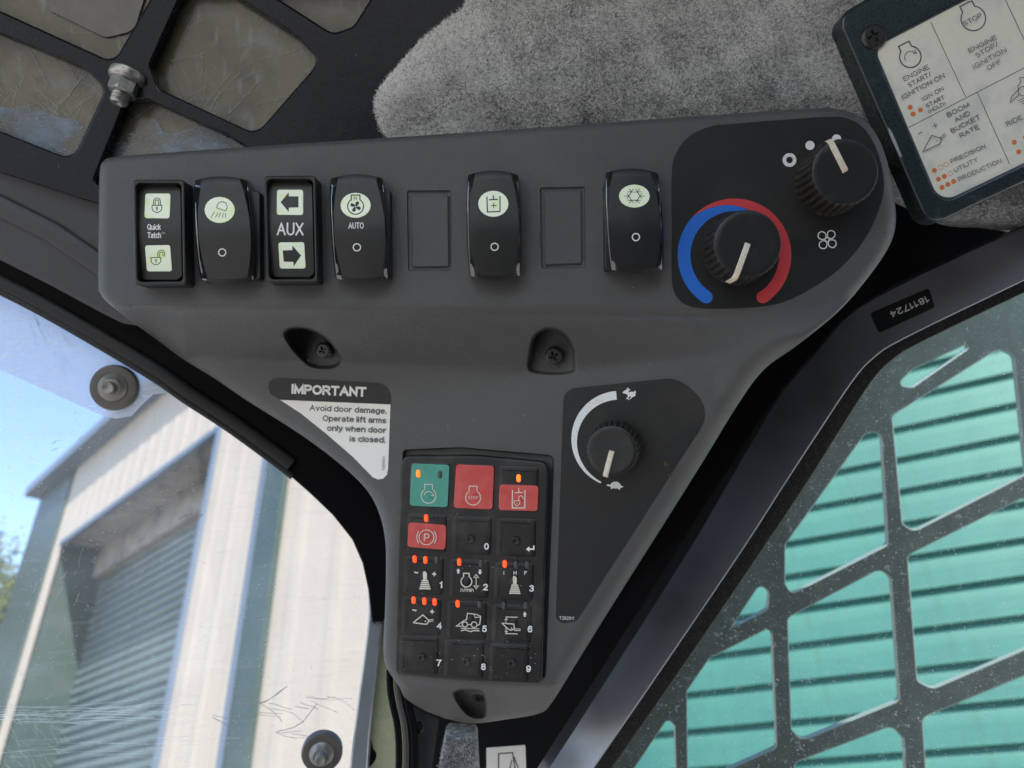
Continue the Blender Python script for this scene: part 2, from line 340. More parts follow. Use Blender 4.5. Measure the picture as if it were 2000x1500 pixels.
def plate(mb, outer, surf, h, th, bev=0.0, bevh=None, holes=(), m=0, side_m=None, step=None, back=False, taper=0.0):
    """a sheet with real thickness: top at height h over surf, walls down by th, edge rounded over bev pixels"""
    side_m = m if side_m is None else side_m
    outer = ccw(outer); holes = [ccw(x) for x in holes]
    if step: outer = resample(outer, step); holes = [resample(x, step) for x in holes]
    bevh = bev * S * 0.8 if bevh is None else bevh
    loops = [outer] + [x[::-1] for x in holes]
    tops = [inset(L, bev) if bev else L for L in loops]
    polys3 = [[Vector((p[0], p[1], 0)) for p in L] for L in tops]
    tri = tessellate_polygon(polys3)
    flat = [p for L in tops for p in L]
    vs = [surf(p[0], p[1], h) for p in flat]; fs = []
    for t in tri:
        a, b, c = (flat[i] for i in t)
        ar = (b[0] - a[0]) * (c[1] - a[1]) - (b[1] - a[1]) * (c[0] - a[0])
        fs.append(list(t) if ar < 0 else list(t)[::-1])
    mb.add(vs, fs, m)
    if back:
        mb.add([surf(p[0], p[1], h - th) for p in flat], [f[::-1] for f in fs], m)
    for L, T in zip(loops, tops):
        N = len(L); rings = [[surf(p[0], p[1], h) for p in T]]
        if bev:
            for k in (1, 2, 3):
                a = k / 3 * math.pi / 2
                I = [(T[i][0] + (L[i][0] - T[i][0]) * math.sin(a), T[i][1] + (L[i][1] - T[i][1]) * math.sin(a)) for i in range(N)]
                rings.append([surf(p[0], p[1], h - bevh * (1 - math.cos(a))) for p in I])
        if th > bevh * (1 if bev else 0):
            Lt = inset(L, -taper) if taper else L
            top_ = rings[-1]
            rings.append([surf(p[0], p[1], h - th) for p in Lt] if taper else
                         [q - (surf(p[0], p[1], 0.001) - surf(p[0], p[1], 0)) * 0 + Vector((0, 0, -(th - (bevh if bev else 0)))) for q, p in zip(top_, L)])
        vv = [q for R in rings for q in R]; ff = []
        for r in range(len(rings) - 1):
            for i in range(N):
                j = (i + 1) % N; ff.append([r * N + i, (r + 1) * N + i, (r + 1) * N + j, r * N + j])
        mb.add(vv, ff, side_m)
def disc(mb, c, r, surf, h, th=0.00003, n=20, m=0, bev=0, ry=None):
    ry = ry or r
    plate(mb, [(c[0] + r * math.cos(2 * math.pi * i / n), c[1] + ry * math.sin(2 * math.pi * i / n)) for i in range(n)], surf, h, th, bev, m=m)
def sheet(mb, outer, surf, h, m=0, grid=12.0):
    """thin sheet that follows a curved surface, with its own small edge"""
    L = ccw(resample(outer, 7)); A = np.array(L); xs = np.arange(A[:, 0].min(), A[:, 0].max(), grid); ys = np.arange(A[:, 1].min(), A[:, 1].max(), grid)
    G = np.array([(x, y) for x in xs for y in ys]); G = G[inside(G, L)]; dd, _ = dist(G, L); G = G[dd > 4]
    V, F = cdt([L], G, lambda C: inside(C, L)); mb.add([surf(p[0], p[1], h) for p in V], F.tolist(), m)
    n = len(L); a = [surf(p[0], p[1], h) for p in L]; b = [surf(p[0], p[1], -0.0002) for p in L]
    mb.add(a + b, [[i, n + i, n + (i + 1) % n, (i + 1) % n] for i in range(n)], m)
class Ink:
    """flat print: ribbons and shapes a hair above a surface"""
    def __init__(s, th, surf, h=0.00006): s.mb = MB(th); s.surf = surf; s.h = h
    def up(s): s.h += 0.000006; return s.h
    def poly(s, pts): plate(s.mb, pts, s.surf, s.up(), 0.00002); return s
    def line(s, pts, wd, closed=False, caps=True):
        pts = resample(pts, 8, closed)
        if closed: pts = pts + [pts[0]]
        P = [Vector(p) for p in pts]; N = len(P); vs = []; h = s.up()
        for i in range(N):
            a = P[i - 1] if i else (P[-2] if closed else P[0]); b = P[i + 1] if i < N - 1 else (P[1] if closed else P[-1])
            e1 = P[i] - a; e2 = b - P[i]
            if e1.length < 1e-6: e1 = e2
            if e2.length < 1e-6: e2 = e1
            n1 = Vector((e1.y, -e1.x)).normalized(); n2 = Vector((e2.y, -e2.x)).normalized(); n = n1 + n2
            n = n.normalized() / max(0.5, n.length / 2) if n.length > 1e-6 else n1
            for sg in (1, -1):
                q = P[i] + n * (wd / 2 * sg); vs.append(s.surf(q.x, q.y, h))
        s.mb.add(vs, [[2 * i, 2 * i + 1, 2 * i + 3, 2 * i + 2] for i in range(N - 1)]); return s
    def circ(s, c, r, wd, a0=0, a1=360, ry=None):
        ry = ry or r; n = max(8, int(abs(a1 - a0) / 12)); full = abs(a1 - a0) >= 360
        pts = [(c[0] + r * math.cos(math.radians(a0 + (a1 - a0) * i / n)), c[1] - ry * math.sin(math.radians(a0 + (a1 - a0) * i / n))) for i in range(n if full else n + 1)]
        s.mb_line_raw(pts, wd, full); return s
    def mb_line_raw(s, pts, wd, closed): s.line(pts, wd, closed)
    def dot(s, c, r, ry=None): disc(s.mb, c, r, s.surf, s.up(), ry=ry); return s
    def build(s, name, m, parent, label=None): return s.mb.build(name, m, parent, label, smooth=False)


def _arc(cx, cy, rx, ry, a0, a1, n=9): return [(cx + rx * math.cos(math.radians(a0 + (a1 - a0) * i / n)), cy + ry * math.sin(math.radians(a0 + (a1 - a0) * i / n))) for i in range(n + 1)]
_O = lambda w_, h_: [_arc(w_ / 2, h_ / 2, w_ / 2, h_ / 2, 0, 360, 18)]
_X = 0.72
_bowl = _arc(.27, .36, .27, .36, 0, 360, 14)
GL = {
 'A': (.72, [[(0, 0), (.36, 1), (.72, 0)], [(.13, .36), (.59, .36)]]),
 'B': (.60, [[(0, 0), (0, 1), (.33, 1)] + _arc(.33, .76, .22, .24, 90, -90) + [(0, .52)], [(.33, .52)] + _arc(.35, .26, .25, .26, 90, -90) + [(0, 0)]]),
 'C': (.68, [_arc(.36, .5, .36, .5, 42, 318, 14)]),
 'D': (.66, [[(0, 0), (0, 1), (.3, 1)] + _arc(.3, .5, .36, .5, 90, -90, 10) + [(0, 0)]]),
 'E': (.56, [[(.56, 1), (0, 1), (0, 0), (.58, 0)], [(0, .53), (.5, .53)]]),
 'F': (.53, [[(.55, 1), (0, 1), (0, 0)], [(0, .52), (.46, .52)]]),
 'G': (.72, [_arc(.37, .5, .37, .5, 45, 330, 14) + [(.72, .42), (.42, .42)]]),
 'H': (.62, [[(0, 0), (0, 1)], [(.62, 0), (.62, 1)], [(0, .53), (.62, .53)]]),
 'I': (.02, [[(0, 0), (0, 1)]]),
 'K': (.62, [[(0, 0), (0, 1)], [(.58, 1), (0, .38)], [(.2, .58), (.62, 0)]]),
 'L': (.5, [[(0, 1), (0, 0), (.5, 0)]]),
 'M': (.74, [[(0, 0), (0, 1), (.37, .1), (.74, 1), (.74, 0)]]),
 'N': (.62, [[(0, 0), (0, 1), (.62, 0), (.62, 1)]]),
 'O': (.76, _O(.76, 1)), 'Q': (.76, _O(.76, 1) + [[(.46, .24), (.76, -.04)]]),
 'P': (.58, [[(0, 0), (0, 1), (.33, 1)] + _arc(.33, .72, .25, .28, 90, -90) + [(0, .44)]]),
 'R': (.62, [[(0, 0), (0, 1), (.35, 1)] + _arc(.35, .74, .23, .26, 90, -90) + [(0, .48)], [(.34, .48), (.62, 0)]]),
 'S': (.60, [_arc(.30, .745, .26, .255, 30, 250, 9)[:-1] + [(.3, .52)] + _arc(.31, .265, .28, .265, 75, -150, 10)]),
 'T': (.62, [[(0, 1), (.62, 1)], [(.31, 1), (.31, 0)]]),
 'U': (.62, [[(0, 1), (0, .33)] + _arc(.31, .32, .31, .32, 180, 360, 9) + [(.62, 1)]]),
 'V': (.68, [[(0, 1), (.34, 0), (.68, 1)]]), 'X': (.66, [[(0, 0), (.64, 1)], [(.02, 1), (.66, 0)]]),
 'Y': (.68, [[(0, 1), (.34, .44), (.68, 1)], [(.34, .44), (.34, 0)]]),
 '0': (.52, _O(.52, 1)), '1': (.28, [[(0, .78), (.16, .86), (.26, 1), (.26, 0)]]),
 '2': (.52, [_arc(.26, .72, .25, .28, 160, -35, 9) + [(.02, 0), (.53, 0)]]),
 '3': (.52, [_arc(.26, .76, .23, .24, 155, -90, 9), _arc(.26, .27, .26, .27, 90, -155, 9)]),
 '4': (.56, [[(.42, 0), (.42, 1), (0, .32), (.56, .32)]]),
 '5': (.52, [[(.48, 1), (.1, 1), (.04, .52)] + _arc(.25, .32, .27, .32, 125, -150, 10)]),
 '6': (.52, [_arc(.26, .31, .26, .31, 0, 360, 12), [(.48, .86), (.38, .98), (.24, 1), (.1, .88), (.02, .66), (0, .36)]]),
 '7': (.52, [[(0, 1), (.52, 1), (.3, .5), (.18, 0)]]),
 '8': (.52, [_arc(.26, .76, .22, .24, 0, 360, 12), _arc(.26, .27, .26, .27, 0, 360, 12)]),
 '9': (.52, [_arc(.26, .69, .26, .31, 0, 360, 12), [(.04, .14), (.14, .02), (.28, 0), (.42, .12), (.5, .34), (.52, .64)]]),
 '/': (.3, [[(0, -.02), (.3, 1.02)]]), '(': (.22, [_arc(.32, .4, .3, .62, 120, 240, 6)]), ')': (.22, [_arc(-.1, .4, .3, .62, 60, -60, 6)]),
 '.': (.04, [[(.02, 0), (.02, .04)]]),
 'a': (.5, [_arc(.26, .5, .22, .22, 150, 0, 7) + [(.48, 0)], [(.48, .42), (.24, .40)] + _arc(.19, .19, .19, .2, 100, 300, 7) + [(.48, .16)]]),
 'c': (.46, [_arc(.27, .36, .27, .36, 45, 315, 11)]), 'd': (.54, [_bowl, [(.54, 0), (.54, 1)]]),
 'e': (.54, [[(.01, .39), (.53, .39)] + _arc(.27, .36, .27, .36, 4, 312, 12)]),
 'f': (.3, [[(.32, .98), (.22, 1), (.13, .9), (.13, 0)], [(0, .7), (.3, .7)]]),
 'g': (.54, [_bowl, [(.54, .72), (.54, -.06)] + _arc(.28, -.06, .26, .22, 0, -140, 7)]),
 'h': (.48, [[(0, 0), (0, 1)], [(0, .42)] + _arc(.24, .48, .24, .24, 170, 0, 7) + [(.48, 0)]]),
 'i': (.02, [[(0, 0), (0, .62)], [(0, .94), (0, .96)]]), 'l': (.02, [[(0, 0), (0, 1)]]),
 'k': (.46, [[(0, 0), (0, 1)], [(.42, .72), (0, .28)], [(.17, .46), (.46, 0)]]),
 'm': (.78, [[(0, 0), (0, .72)], [(0, .46)] + _arc(.2, .52, .19, .2, 170, 0, 6) + [(.39, 0)], [(.39, .46)] + _arc(.59, .52, .19, .2, 170, 0, 6) + [(.78, 0)]]),
 'n': (.48, [[(0, 0), (0, .72)], [(0, .42)] + _arc(.24, .48, .24, .24, 170, 0, 7) + [(.48, 0)]]),
 'o': (.54, _O(.54, .72)), 'p': (.54, [_bowl, [(0, -.26), (0, .72)]]),
 'r': (.3, [[(0, 0), (0, .72)], [(0, .44), (.1, .64), (.3, .7)]]),
 's': (.46, [_arc(.23, .53, .2, .19, 30, 250, 7)[:-1] + [(.23, .37)] + _arc(.24, .19, .21, .19, 75, -150, 8)]),
 't': (.28, [[(.12, .94), (.12, .12), (.18, .02), (.3, .02)], [(0, .7), (.28, .7)]]),
 'u': (.48, [[(0, .72), (0, .26)] + _arc(.24, .24, .24, .24, 180, 340, 7), [(.48, .72), (.48, 0)]]),
 'v': (.46, [[(0, .72), (.23, 0), (.46, .72)]]), 'w': (.72, [[(0, .72), (.18, 0), (.36, .7), (.54, 0), (.72, .72)]]),
 'y': (.46, [[(0, .72), (.24, .02)], [(.46, .72), (.2, -.16), (.1, -.26), (.02, -.26)]]),
}
def text(ink, txt, left, right, cap_px, bold=0.012):
    """monoline lettering whose baseline runs from pixel left to pixel right, capitals cap_px tall"""
    sp = 0.24; x = 0; strokes = []
    for ch in txt:
        if ch == ' ': x += 0.34; continue
        wg, st_ = GL[ch]
        for p in st_: strokes.append([(x + a, b) for a, b in p])
        x += wg + sp
    x -= sp; L = Vector(left); R = Vector(right); ln = (R - L).length
    wd_ = cap_px * (0.115 + 2.6 * max(0, bold)); ex = (R - L).normalized(); ey = Vector((ex.y, -ex.x))
    L = L + ex * (wd_ / 2); kx = (ln - wd_) / max(x, 1e-6) if x > .05 else 1; ky = cap_px - wd_
    for p in strokes:
        pts = [tuple(L + ex * (a * kx) + ey * (wd_ / 2 + b * ky)) for a, b in p]
        if pts[0] != pts[-1]:          # square ends
            a, b = Vector(pts[0]), Vector(pts[1]); pts[0] = tuple(a + (a - b).normalized() * wd_ / 2)
            a, b = Vector(pts[-1]), Vector(pts[-2]); pts[-1] = tuple(a + (a - b).normalized() * wd_ / 2)
        ink.line(pts, wd_)
def tube(mb, pts3, r, n=10, m=0, close_ends=True, squash=1.0):
    P = [Vector(p) for p in pts3]; N = len(P); vs = []; prev = None
    for i in range(N):
        t = (P[min(i + 1, N - 1)] - P[max(i - 1, 0)]).normalized()
        a = t.cross(Vector((0, 0, 1)));
        if a.length < 1e-4: a = t.cross(Vector((0, 1, 0)))
        a.normalize(); b = a.cross(t)
        for k in range(n):
            th = 2 * math.pi * k / n; vs.append(P[i] + a * (r * math.cos(th)) + b * (r * squash * math.sin(th)))
    fs = [[i * n + k, i * n + (k + 1) % n, (i + 1) * n + (k + 1) % n, (i + 1) * n + k] for i in range(N - 1) for k in range(n)]
    fs += [list(range(n)), list(range((N - 1) * n, N * n))[::-1]]
    mb.add(vs, fs, m)
def lathe(mb, c, ex, ey, n, prof, seg=32, m=0, rfun=None, cap=True):
    """rings (radius, height) round axis n at c"""
    vs = []
    for (r, h) in prof:
        for k in range(seg):
            a = 2 * math.pi * k / seg; rr = rfun(r, h, a) if rfun else r
            vs.append(c + ex * (rr * math.cos(a)) + ey * (rr * math.sin(a)) + n * h)
    fs = [[i * seg + k, i * seg + (k + 1) % seg, (i + 1) * seg + (k + 1) % seg, (i + 1) * seg + k] for i in range(len(prof) - 1) for k in range(seg)]
    if cap: fs.append([(len(prof) - 1) * seg + k for k in range(seg)])
    mb.add(vs, fs, m)

# ================================================================== CONTROL CONSOLE
con = Thing("control_console", "dark grey plastic control console with rocker switches, three ribbed knobs and a numbered keypad", "control console", (0, 0, 0))
outline = [(192, 560), (196, 572), (206, 587), (240, 615), (300, 659), (360, 703), (420, 740), (480, 781), (560, 831), (620, 872), (680, 920), (720, 962), (741, 1004), (752, 1052),
           (754, 1110), (752, 1190), (749, 1262), (753, 1298), (766, 1322), (780, 1342), (792, 1364), (830, 1388), (880, 1406), (925, 1413), (990, 1405), (1052, 1394), (1078, 1372),
           (1128, 1292), (1200, 1176), (1300, 1018), (1380, 890), (1440, 792), (1492, 722), (1560, 672), (1640, 606), (1700, 536), (1738, 478), (1750, 430), (1744, 370), (1730, 305), (1706, 254), (1672, 224), (1630, 212),
           (1580, 212), (1300, 231), (1000, 253), (600, 279), (300, 300), (222, 307), (203, 314), (195, 332), (193, 400), (192, 480)]
OUT = ccw(resample(spline(outline, 5), 5))
LOWTOP = [(150, 640), (300, 668), (360, 706), (600, 716), (800, 727), (1000, 737), (1200, 722), (1350, 703), (1480, 684), (1560, 668), (1700, 600), (1800, 560)]
UPBOT = [(150, 600), (1300, 607), (1500, 612), (1560, 610), (1620, 598), (1700, 560), (1800, 500)]
def interp(tab, u): return np.interp(u, [p[0] for p in tab], [p[1] for p in tab])
def sm(t): t = np.clip(t, 0, 1); return t * t * t * (t * (6 * t - 15) + 10)
PK1 = ccw(spline([(552, 650), (566, 638), (590, 636), (618, 643), (644, 660), (662, 682), (670, 704), (656, 719), (628, 722), (602, 716), (578, 695), (558, 668)], 4))
PK2 = ccw(spline([(1032, 726), (1031, 690), (1040, 655), (1063, 639), (1085, 639), (1107, 651), (1123, 676), (1126, 700), (1123, 728), (1080, 734)], 4))
PK3 = ccw(spline([(884, 1356), (892, 1346), (915, 1344), (938, 1346), (949, 1358), (952, 1385), (948, 1402), (930, 1405), (912, 1398), (894, 1378)], 4))
KREC = ccw(resample(rpoly([(787, 878, 8), (900, 873, 200), (1083, 889, 14), (1076, 1070), (1066, 1326, 10), (774, 1312, 10), (780, 1000)], 5), 8))
BL1 = ccw(resample(rpoly([(794.5, 372, 5), (881, 371.5, 5), (882.5, 529, 5), (797, 530, 5)], 4), 8))
BL2 = ccw(resample(rpoly([(1054, 366, 5), (1143, 364.5, 5), (1144, 523, 5), (1057, 525, 5)], 4), 8))
Rtab = []
for (u, v) in OUT:
    if v < 330 and u < 1650: R = 15
    elif u < 215: R = 17
    elif u < 760 and v < 1060: R = 24
    elif u < 800: R = 16
    elif v > 1335 and u < 1090: R = 14
    elif u < 1560: R = 40
    else: R = 21
    Rtab.append(R)
Rtab = np.array(Rtab, float)
for _ in range(12): Rtab = (np.roll(Rtab, 1) + Rtab + np.roll(Rtab, -1)) / 3
def housing_z(P, pockets=True):
    u, v = P[:, 0], P[:, 1]
    X = (u - 1000) * S; Y = (750 - v) * S
    t = (D - LOW.z0) / (D + LOW.ax * X + LOW.ay * Y); zl = D - t * D
    v1 = interp(UPBOT, u); v2 = interp(LOWTOP, u); v2 = np.maximum(v2, v1 + 25)
    tt = np.clip((v - v1 + 4) / (v2 - v1 + 4), 0, 1); e = 0.17; sl = 1 / (1 - e)
    wq = np.where(tt < e, tt * tt / (2 * e) * sl, np.where(tt > 1 - e, 1 - (1 - tt) ** 2 / (2 * e) * sl, (tt - e / 2) * sl))
    z = zl * wq; z = np.where(v < v1 - 4, 0, z)
    z = z - 0.0016 * np.exp(-((v - v1 - 9) / 7.5) ** 2) * np.clip((u - 250) / 80, 0, 1) * np.clip((1480 - u) / 120, 0, 1)
    z = z - np.clip(v - 1338, 0, 200) * S * 1.1
    d, idx = dist(P, OUT); R = Rtab[np.minimum(idx, len(Rtab) - 1)]
    q = np.clip(1 - d / R, 0, 1); z = z - R * S * 0.95 * (1 - np.sqrt(1 - q * q * 0.985))
    if pockets:
        fl = zl - 0.0045
        for PK, soft in ((PK1, 9), (PK2, 9)):
            ins = inside(P, PK); dd, _ = dist(P, PK); k = sm(dd / soft)
            fz = np.minimum(z, fl)
            z = np.where(ins, z + (fz - z) * k, z)
        ins = inside(P, PK3); dd, _ = dist(P, PK3); z = np.where(ins, z - 0.012 * sm(dd / 6), z)
        ins = inside(P, KREC); dd, _ = dist(P, KREC); z = np.where(ins, z - 0.0035 * sm((dd + 0.5) / 3.5), z)
        for B in (BL1, BL2):
            ins = inside(P, B); dd, _ = dist(P, B); z = np.where(ins, z - 0.0011 * sm((dd + .3) / 2.2), z)
    return z
g = []
for yy in np.arange(205, 1420, 7.0):
    off = 3.5 if int(yy / 7) % 2 else 0
    for xx in np.arange(188 + off, 1756, 7.0): g.append((xx, yy))
g = np.array(g); g = g.tolist() + [(x, y) for y in (608, 611.5, 618.5, 622) for x in np.arange(250, 1480, 6)]; g = np.array(g); g = g[inside(g, OUT)]; dd, _ = dist(g, OUT); g = g[dd > 5]
extra = []
for off in (1.2, 3, 5.5, 9, 13, 18): extra += [p for p in inset(OUT, off)]
ex_ = np.array(extra); de, _ = dist(ex_, OUT); ok = inside(ex_, OUT) & (de > 0.8); ex_ = ex_[ok]
fine = []
for PK in (PK1, PK2, PK3):
    for off in (1, 2, 3, 4.5, 6, 7.5, 9, 11, 14, 17): fine += inset(resample(PK, 3), off)
fine = np.array(fine); fm = inside(fine, PK1) | inside(fine, PK2) | inside(fine, PK3); fine = fine[fm]
loops = [OUT, resample(PK1, 3), resample(PK2, 3), resample(PK3, 3)]
for B in (KREC, BL1, BL2): loops += [B, inset(B, 1.0), inset(B, 2.4)]
loops.append(inset(KREC, 4))
V, F = cdt(loops, np.vstack([g, ex_, fine]), lambda C: inside(C, OUT))
Z = housing_z(V); k_ = (D - Z) / D
V3 = np.stack([(V[:, 0] - 1000) * S * k_, (750 - V[:, 1]) * S * k_, Z], 1)
mb = MB(con); mb.add([Vector(p) for p in V3], F.tolist())
zo = housing_z(np.array(OUT)); ring0 = [px3(p[0], p[1], z) for p, z in zip(OUT, zo)]
N = len(ring0); rr = [ring0]
for k in (1, 2, 3): rr.append([p + Vector((0, 0, -0.010 * k)) for p in ring0])
vv = [q for R in rr for q in R]; ff = []
for r in range(3):
    for i in range(N):
        j = (i + 1) % N; ff.append([r * N + i, (r + 1) * N + i, (r + 1) * N + j, r * N + j])
mb.add(vv, ff)
bm = None
house = mb.build("housing", M['console'], angle=50)
# weld the skirt to the face so the rim shades as one rounded edge
b_ = bmesh.new(); b_.from_mesh(house.data); bmesh.ops.remove_doubles(b_, verts=b_.verts, dist=2e-6); b_.to_mesh(house.data); b_.free()
def HS(u, v, h=0.0):
    z = float(housing_z(np.array([[u, v]]), False)[0]); return px3(u, v, z + h)

# --- blank switch covers
for (q, lab) in (([(803, 381), (875, 381), (876.5, 520), (806, 521)], "blank cover between the engine fan switch and the hydraulic switch"),
                 ([(1063, 374.5), (1135, 374), (1136, 514), (1065, 517)], "blank cover between the hydraulic switch and the cooling switch")):
    mb = MB(con); plate(mb, rpoly([(*p, 2) for p in q], 3), UP, 0.0002, 0.0015, 1.6, 0.0003)
    mb.build("blank_cover", M['blank'], label=lab)

# --- curved rocker switches
def curved_rocker(c, hw, hl, lean, label, tilt=0.0, hmid=0.0115):
    sw = bpy.data.objects.new("rocker_switch", None); sw.empty_display_size = 0.01; link(sw, con.root, label)
    cu, cv = c
    def hz(t): return hmid - 0.0020 * (math.sqrt(t * t + 0.04) - 0.2) / 0.82 + tilt * t
    def pos(s, t, h):                       # s,t in -1..1 -> pixel at the height of the cap
        W = hw * (0.92 + 0.08 * (1 - t * t) ** 0.8)
        bul = (1 - s * s) * 9 * (t ** 3 if abs(t) > 0.3 else t * 0.09)
        u = cu + s * W + lean * t * hl / 100; v = cv + t * (hl - 9) + bul
        return px3(u, v, h)
    mb = MB(con)
    NT = 28; ts = [-1 + 2 * i / NT for i in range(NT + 1)]
    def wi(t): return 0.89 - 0.20 * abs(t - 0.02) ** 2.2           # matte band, wide in the middle
    rows = []
    for t in ts:
        h = hz(t); w_ = wi(t); drop = 0.0012 + 0.0026 * (1 - w_)
        endr = 0.0009 * max(0, (abs(t) - 0.93) / 0.07) ** 2
        cols = []
        for q_ in (90, 66, 44, 22, 0): s = -(0.93 + 0.07 * math.sin(math.radians(q_))); cols.append((s, h - drop * 1.1 - 0.0016 * (1 - math.cos(math.radians(q_))) - endr))
        cols.append((-(w_ + 0.015), h - 0.00025 - endr)); cols.append((-w_, h - endr))
        for s in (-w_ * .5, 0, w_ * .5): cols.append((s, h + 0.0002 * (1 - abs(s)) - endr))
        cols.append((w_, h - endr)); cols.append(((w_ + 0.015), h - 0.00025 - endr))
        for q_ in (0, 22, 44, 66, 90): s = 0.93 + 0.07 * math.sin(math.radians(q_)); cols.append((s, h - drop * 1.1 - 0.0016 * (1 - math.cos(math.radians(q_))) - endr))
        rows.append([pos(s, t, hh) for s, hh in cols])
    NC = len(rows[0]); vs = [q for r in rows for q in r]
    fm_, fg = [], []
    for i in range(NT):
        for j in range(NC - 1):
            f = [i * NC + j, (i + 1) * NC + j, (i + 1) * NC + j + 1, i * NC + j + 1]
            (fm_ if 6 <= j <= 9 else fg).append(f)
    o = len(mb.v); mb.add(vs, fm_, 0)
    for f in fg: mb.f.append([x + o for x in f]); mb.m.append(1)
    rim = rows[0][::-1] + [rows[i][0] for i in range(1, NT)] + rows[-1] + [rows[i][-1] for i in range(NT - 1, 0, -1)]
    n = len(rim); low = [p + Vector((0, 0, -0.0042)) for p in rim]
    cen = px3(cu, cv, 0.006); low2 = [Vector((cen.x + (p.x - cen.x) * 0.93, cen.y + (p.y - cen.y) * 0.95, 0.0035)) for p in low]
    vv = rim + low + low2
    mb.add(vv, [[r * n + i, (r + 1) * n + i, (r + 1) * n + (i + 1) % n, r * n + (i + 1) % n] for r in (0, 1) for i in range(n)], 1)
    mb.build("rocker", [M['rocker'], M['gloss']], sw, angle=24)
    mb = MB(con)
    q0 = [(cu - hw * 0.94, cv - hl * .84), (cu + hw * .94, cv - hl * .84), (cu + hw * .96, cv + hl * .86), (cu - hw * .92, cv + hl * .86)]
    kk = (D) / (D - 0.011)
    q0 = [(1000 + (a - 1000) / kk, 750 + (b - 750) / kk, 5) for a, b in q0]
    plate(mb, rpoly(q0, 4), UP, 0.0055, 0.0058, 2)
    mb.build("bezel", M['bezel'], sw)
    def surf(u, v, h=0.0):
        t = (v - cv) / hl; return px3(u, v, hz(t * hl / (hl - 9) if abs(t) < .6 else t) + 0.00024 + h)
    return sw, surf
def oval(sw, surf, c, rx, ry):
    k = Ink(con, surf, 0.00002); k.dot(c, rx, ry); o = k.mb.build("icon_window", M['icon'], sw)
def zero(sw, surf, c, r=8):
    k = Ink(con, surf, 0.00003); k.circ(c, r - 1, 2.1); k.build("off_symbol", M['white'], sw)

sw, sf = curved_rocker((438, 449), 57, 105, 6, "curved black rocker switch with a work lamp symbol", 0.0004)
oval(sw, sf, (429, 410), 29.5, 25.5)
k = Ink(con, sf, 0.00006); k.line([(423, 406), (426, 397), (433, 393.5), (441, 396), (444, 404), (441, 412), (423, 406)], 1.5)
for a, b in (((419, 413), (412, 425)), ((426, 415), (420.5, 425)), ((431, 415), (427, 425)), ((436, 416), (434.5, 425)), ((440, 417), (441, 425))): k.line([a, b], 1.3)
k.build("lamp_symbol", M['inkgrey'], sw); zero(sw, sf, (434, 493))

sw, sf = curved_rocker((702, 446), 56, 106, 5, "curved black rocker switch marked AUTO with an engine fan symbol", 0.0003)
oval(sw, sf, (694.5, 401), 29.5, 24.5)
k = Ink(con, sf, 0.00006); k.circ((694.5, 403), 15.5, 2.2, -238, 58)
k.line([(686, 391), (686, 381), (703, 381), (703, 391)], 2.2)
for a in (20, 110, 200, 290):
    ca, sa = math.cos(math.radians(a)), math.sin(math.radians(a))
    P = [(0, 1), (4, -2), (8, -3), (11, 0), (10, 4), (6, 4), (2, 2.5)]
    k.poly([(694.5 + x * ca - y * sa, 403.5 + x * sa + y * ca) for x, y in P])
text(k, "R", (691, 391.5), (698, 391.5), 8, 0.01)
k.build("fan_symbol", M['ink'], sw)
k = Ink(con, sf); text(k, "AUTO", (680.5, 446.5), (710.5, 446.5), 12, 0.004); k.build("lettering", M['white'], sw); zero(sw, sf, (697, 483))

sw, sf = curved_rocker((965, 440), 54, 107, 2, "curved black rocker switch with a cylinder and plus symbol", 0.0002)
oval(sw, sf, (963.5, 398), 29.5, 25.5)
k = Ink(con, sf, 0.00006); k.line([(951, 384), (952, 414), (976.5, 413), (976.5, 383)], 2.3)
k.line([(955, 390), (972.5, 389.5)], 2.4); k.line([(963.5, 381), (963.8, 389)], 2.4); k.line([(959, 401.5), (970, 401.5)], 1.6); k.line([(964.3, 396), (964.3, 407)], 1.6)
k.build("cylinder_symbol", M['ink'], sw); zero(sw, sf, (966, 482))

sw, sf = curved_rocker((1239, 432), 56, 103, 5, "curved black rocker switch with a snowflake symbol", 0.0009)
oval(sw, sf, (1239, 383), 30, 22.5)
k = Ink(con, sf, 0.00006)
hx = [(1239 + 11 * math.cos(math.radians(a)), 383 + 9.5 * math.sin(math.radians(a))) for a in range(0, 360, 60)]
k.line(hx, 1.5, True)
for a in range(0, 360, 60):
    c_, s_ = math.cos(math.radians(a)), math.sin(math.radians(a)); p = Vector((1239 + 11 * c_, 383 + 9.5 * s_))
    k.line([tuple(p), (1239 + 20 * c_, 383 + 16.5 * s_)], 1.2)
    for da in (60, -60):
        e = (p.x + 7.5 * math.cos(math.radians(a + da)), p.y + 6.5 * math.sin(math.radians(a + da))); k.line([tuple(p), e], 1.2)
k.build("snowflake_symbol", M['ink'], sw); zero(sw, sf, (1242, 463))

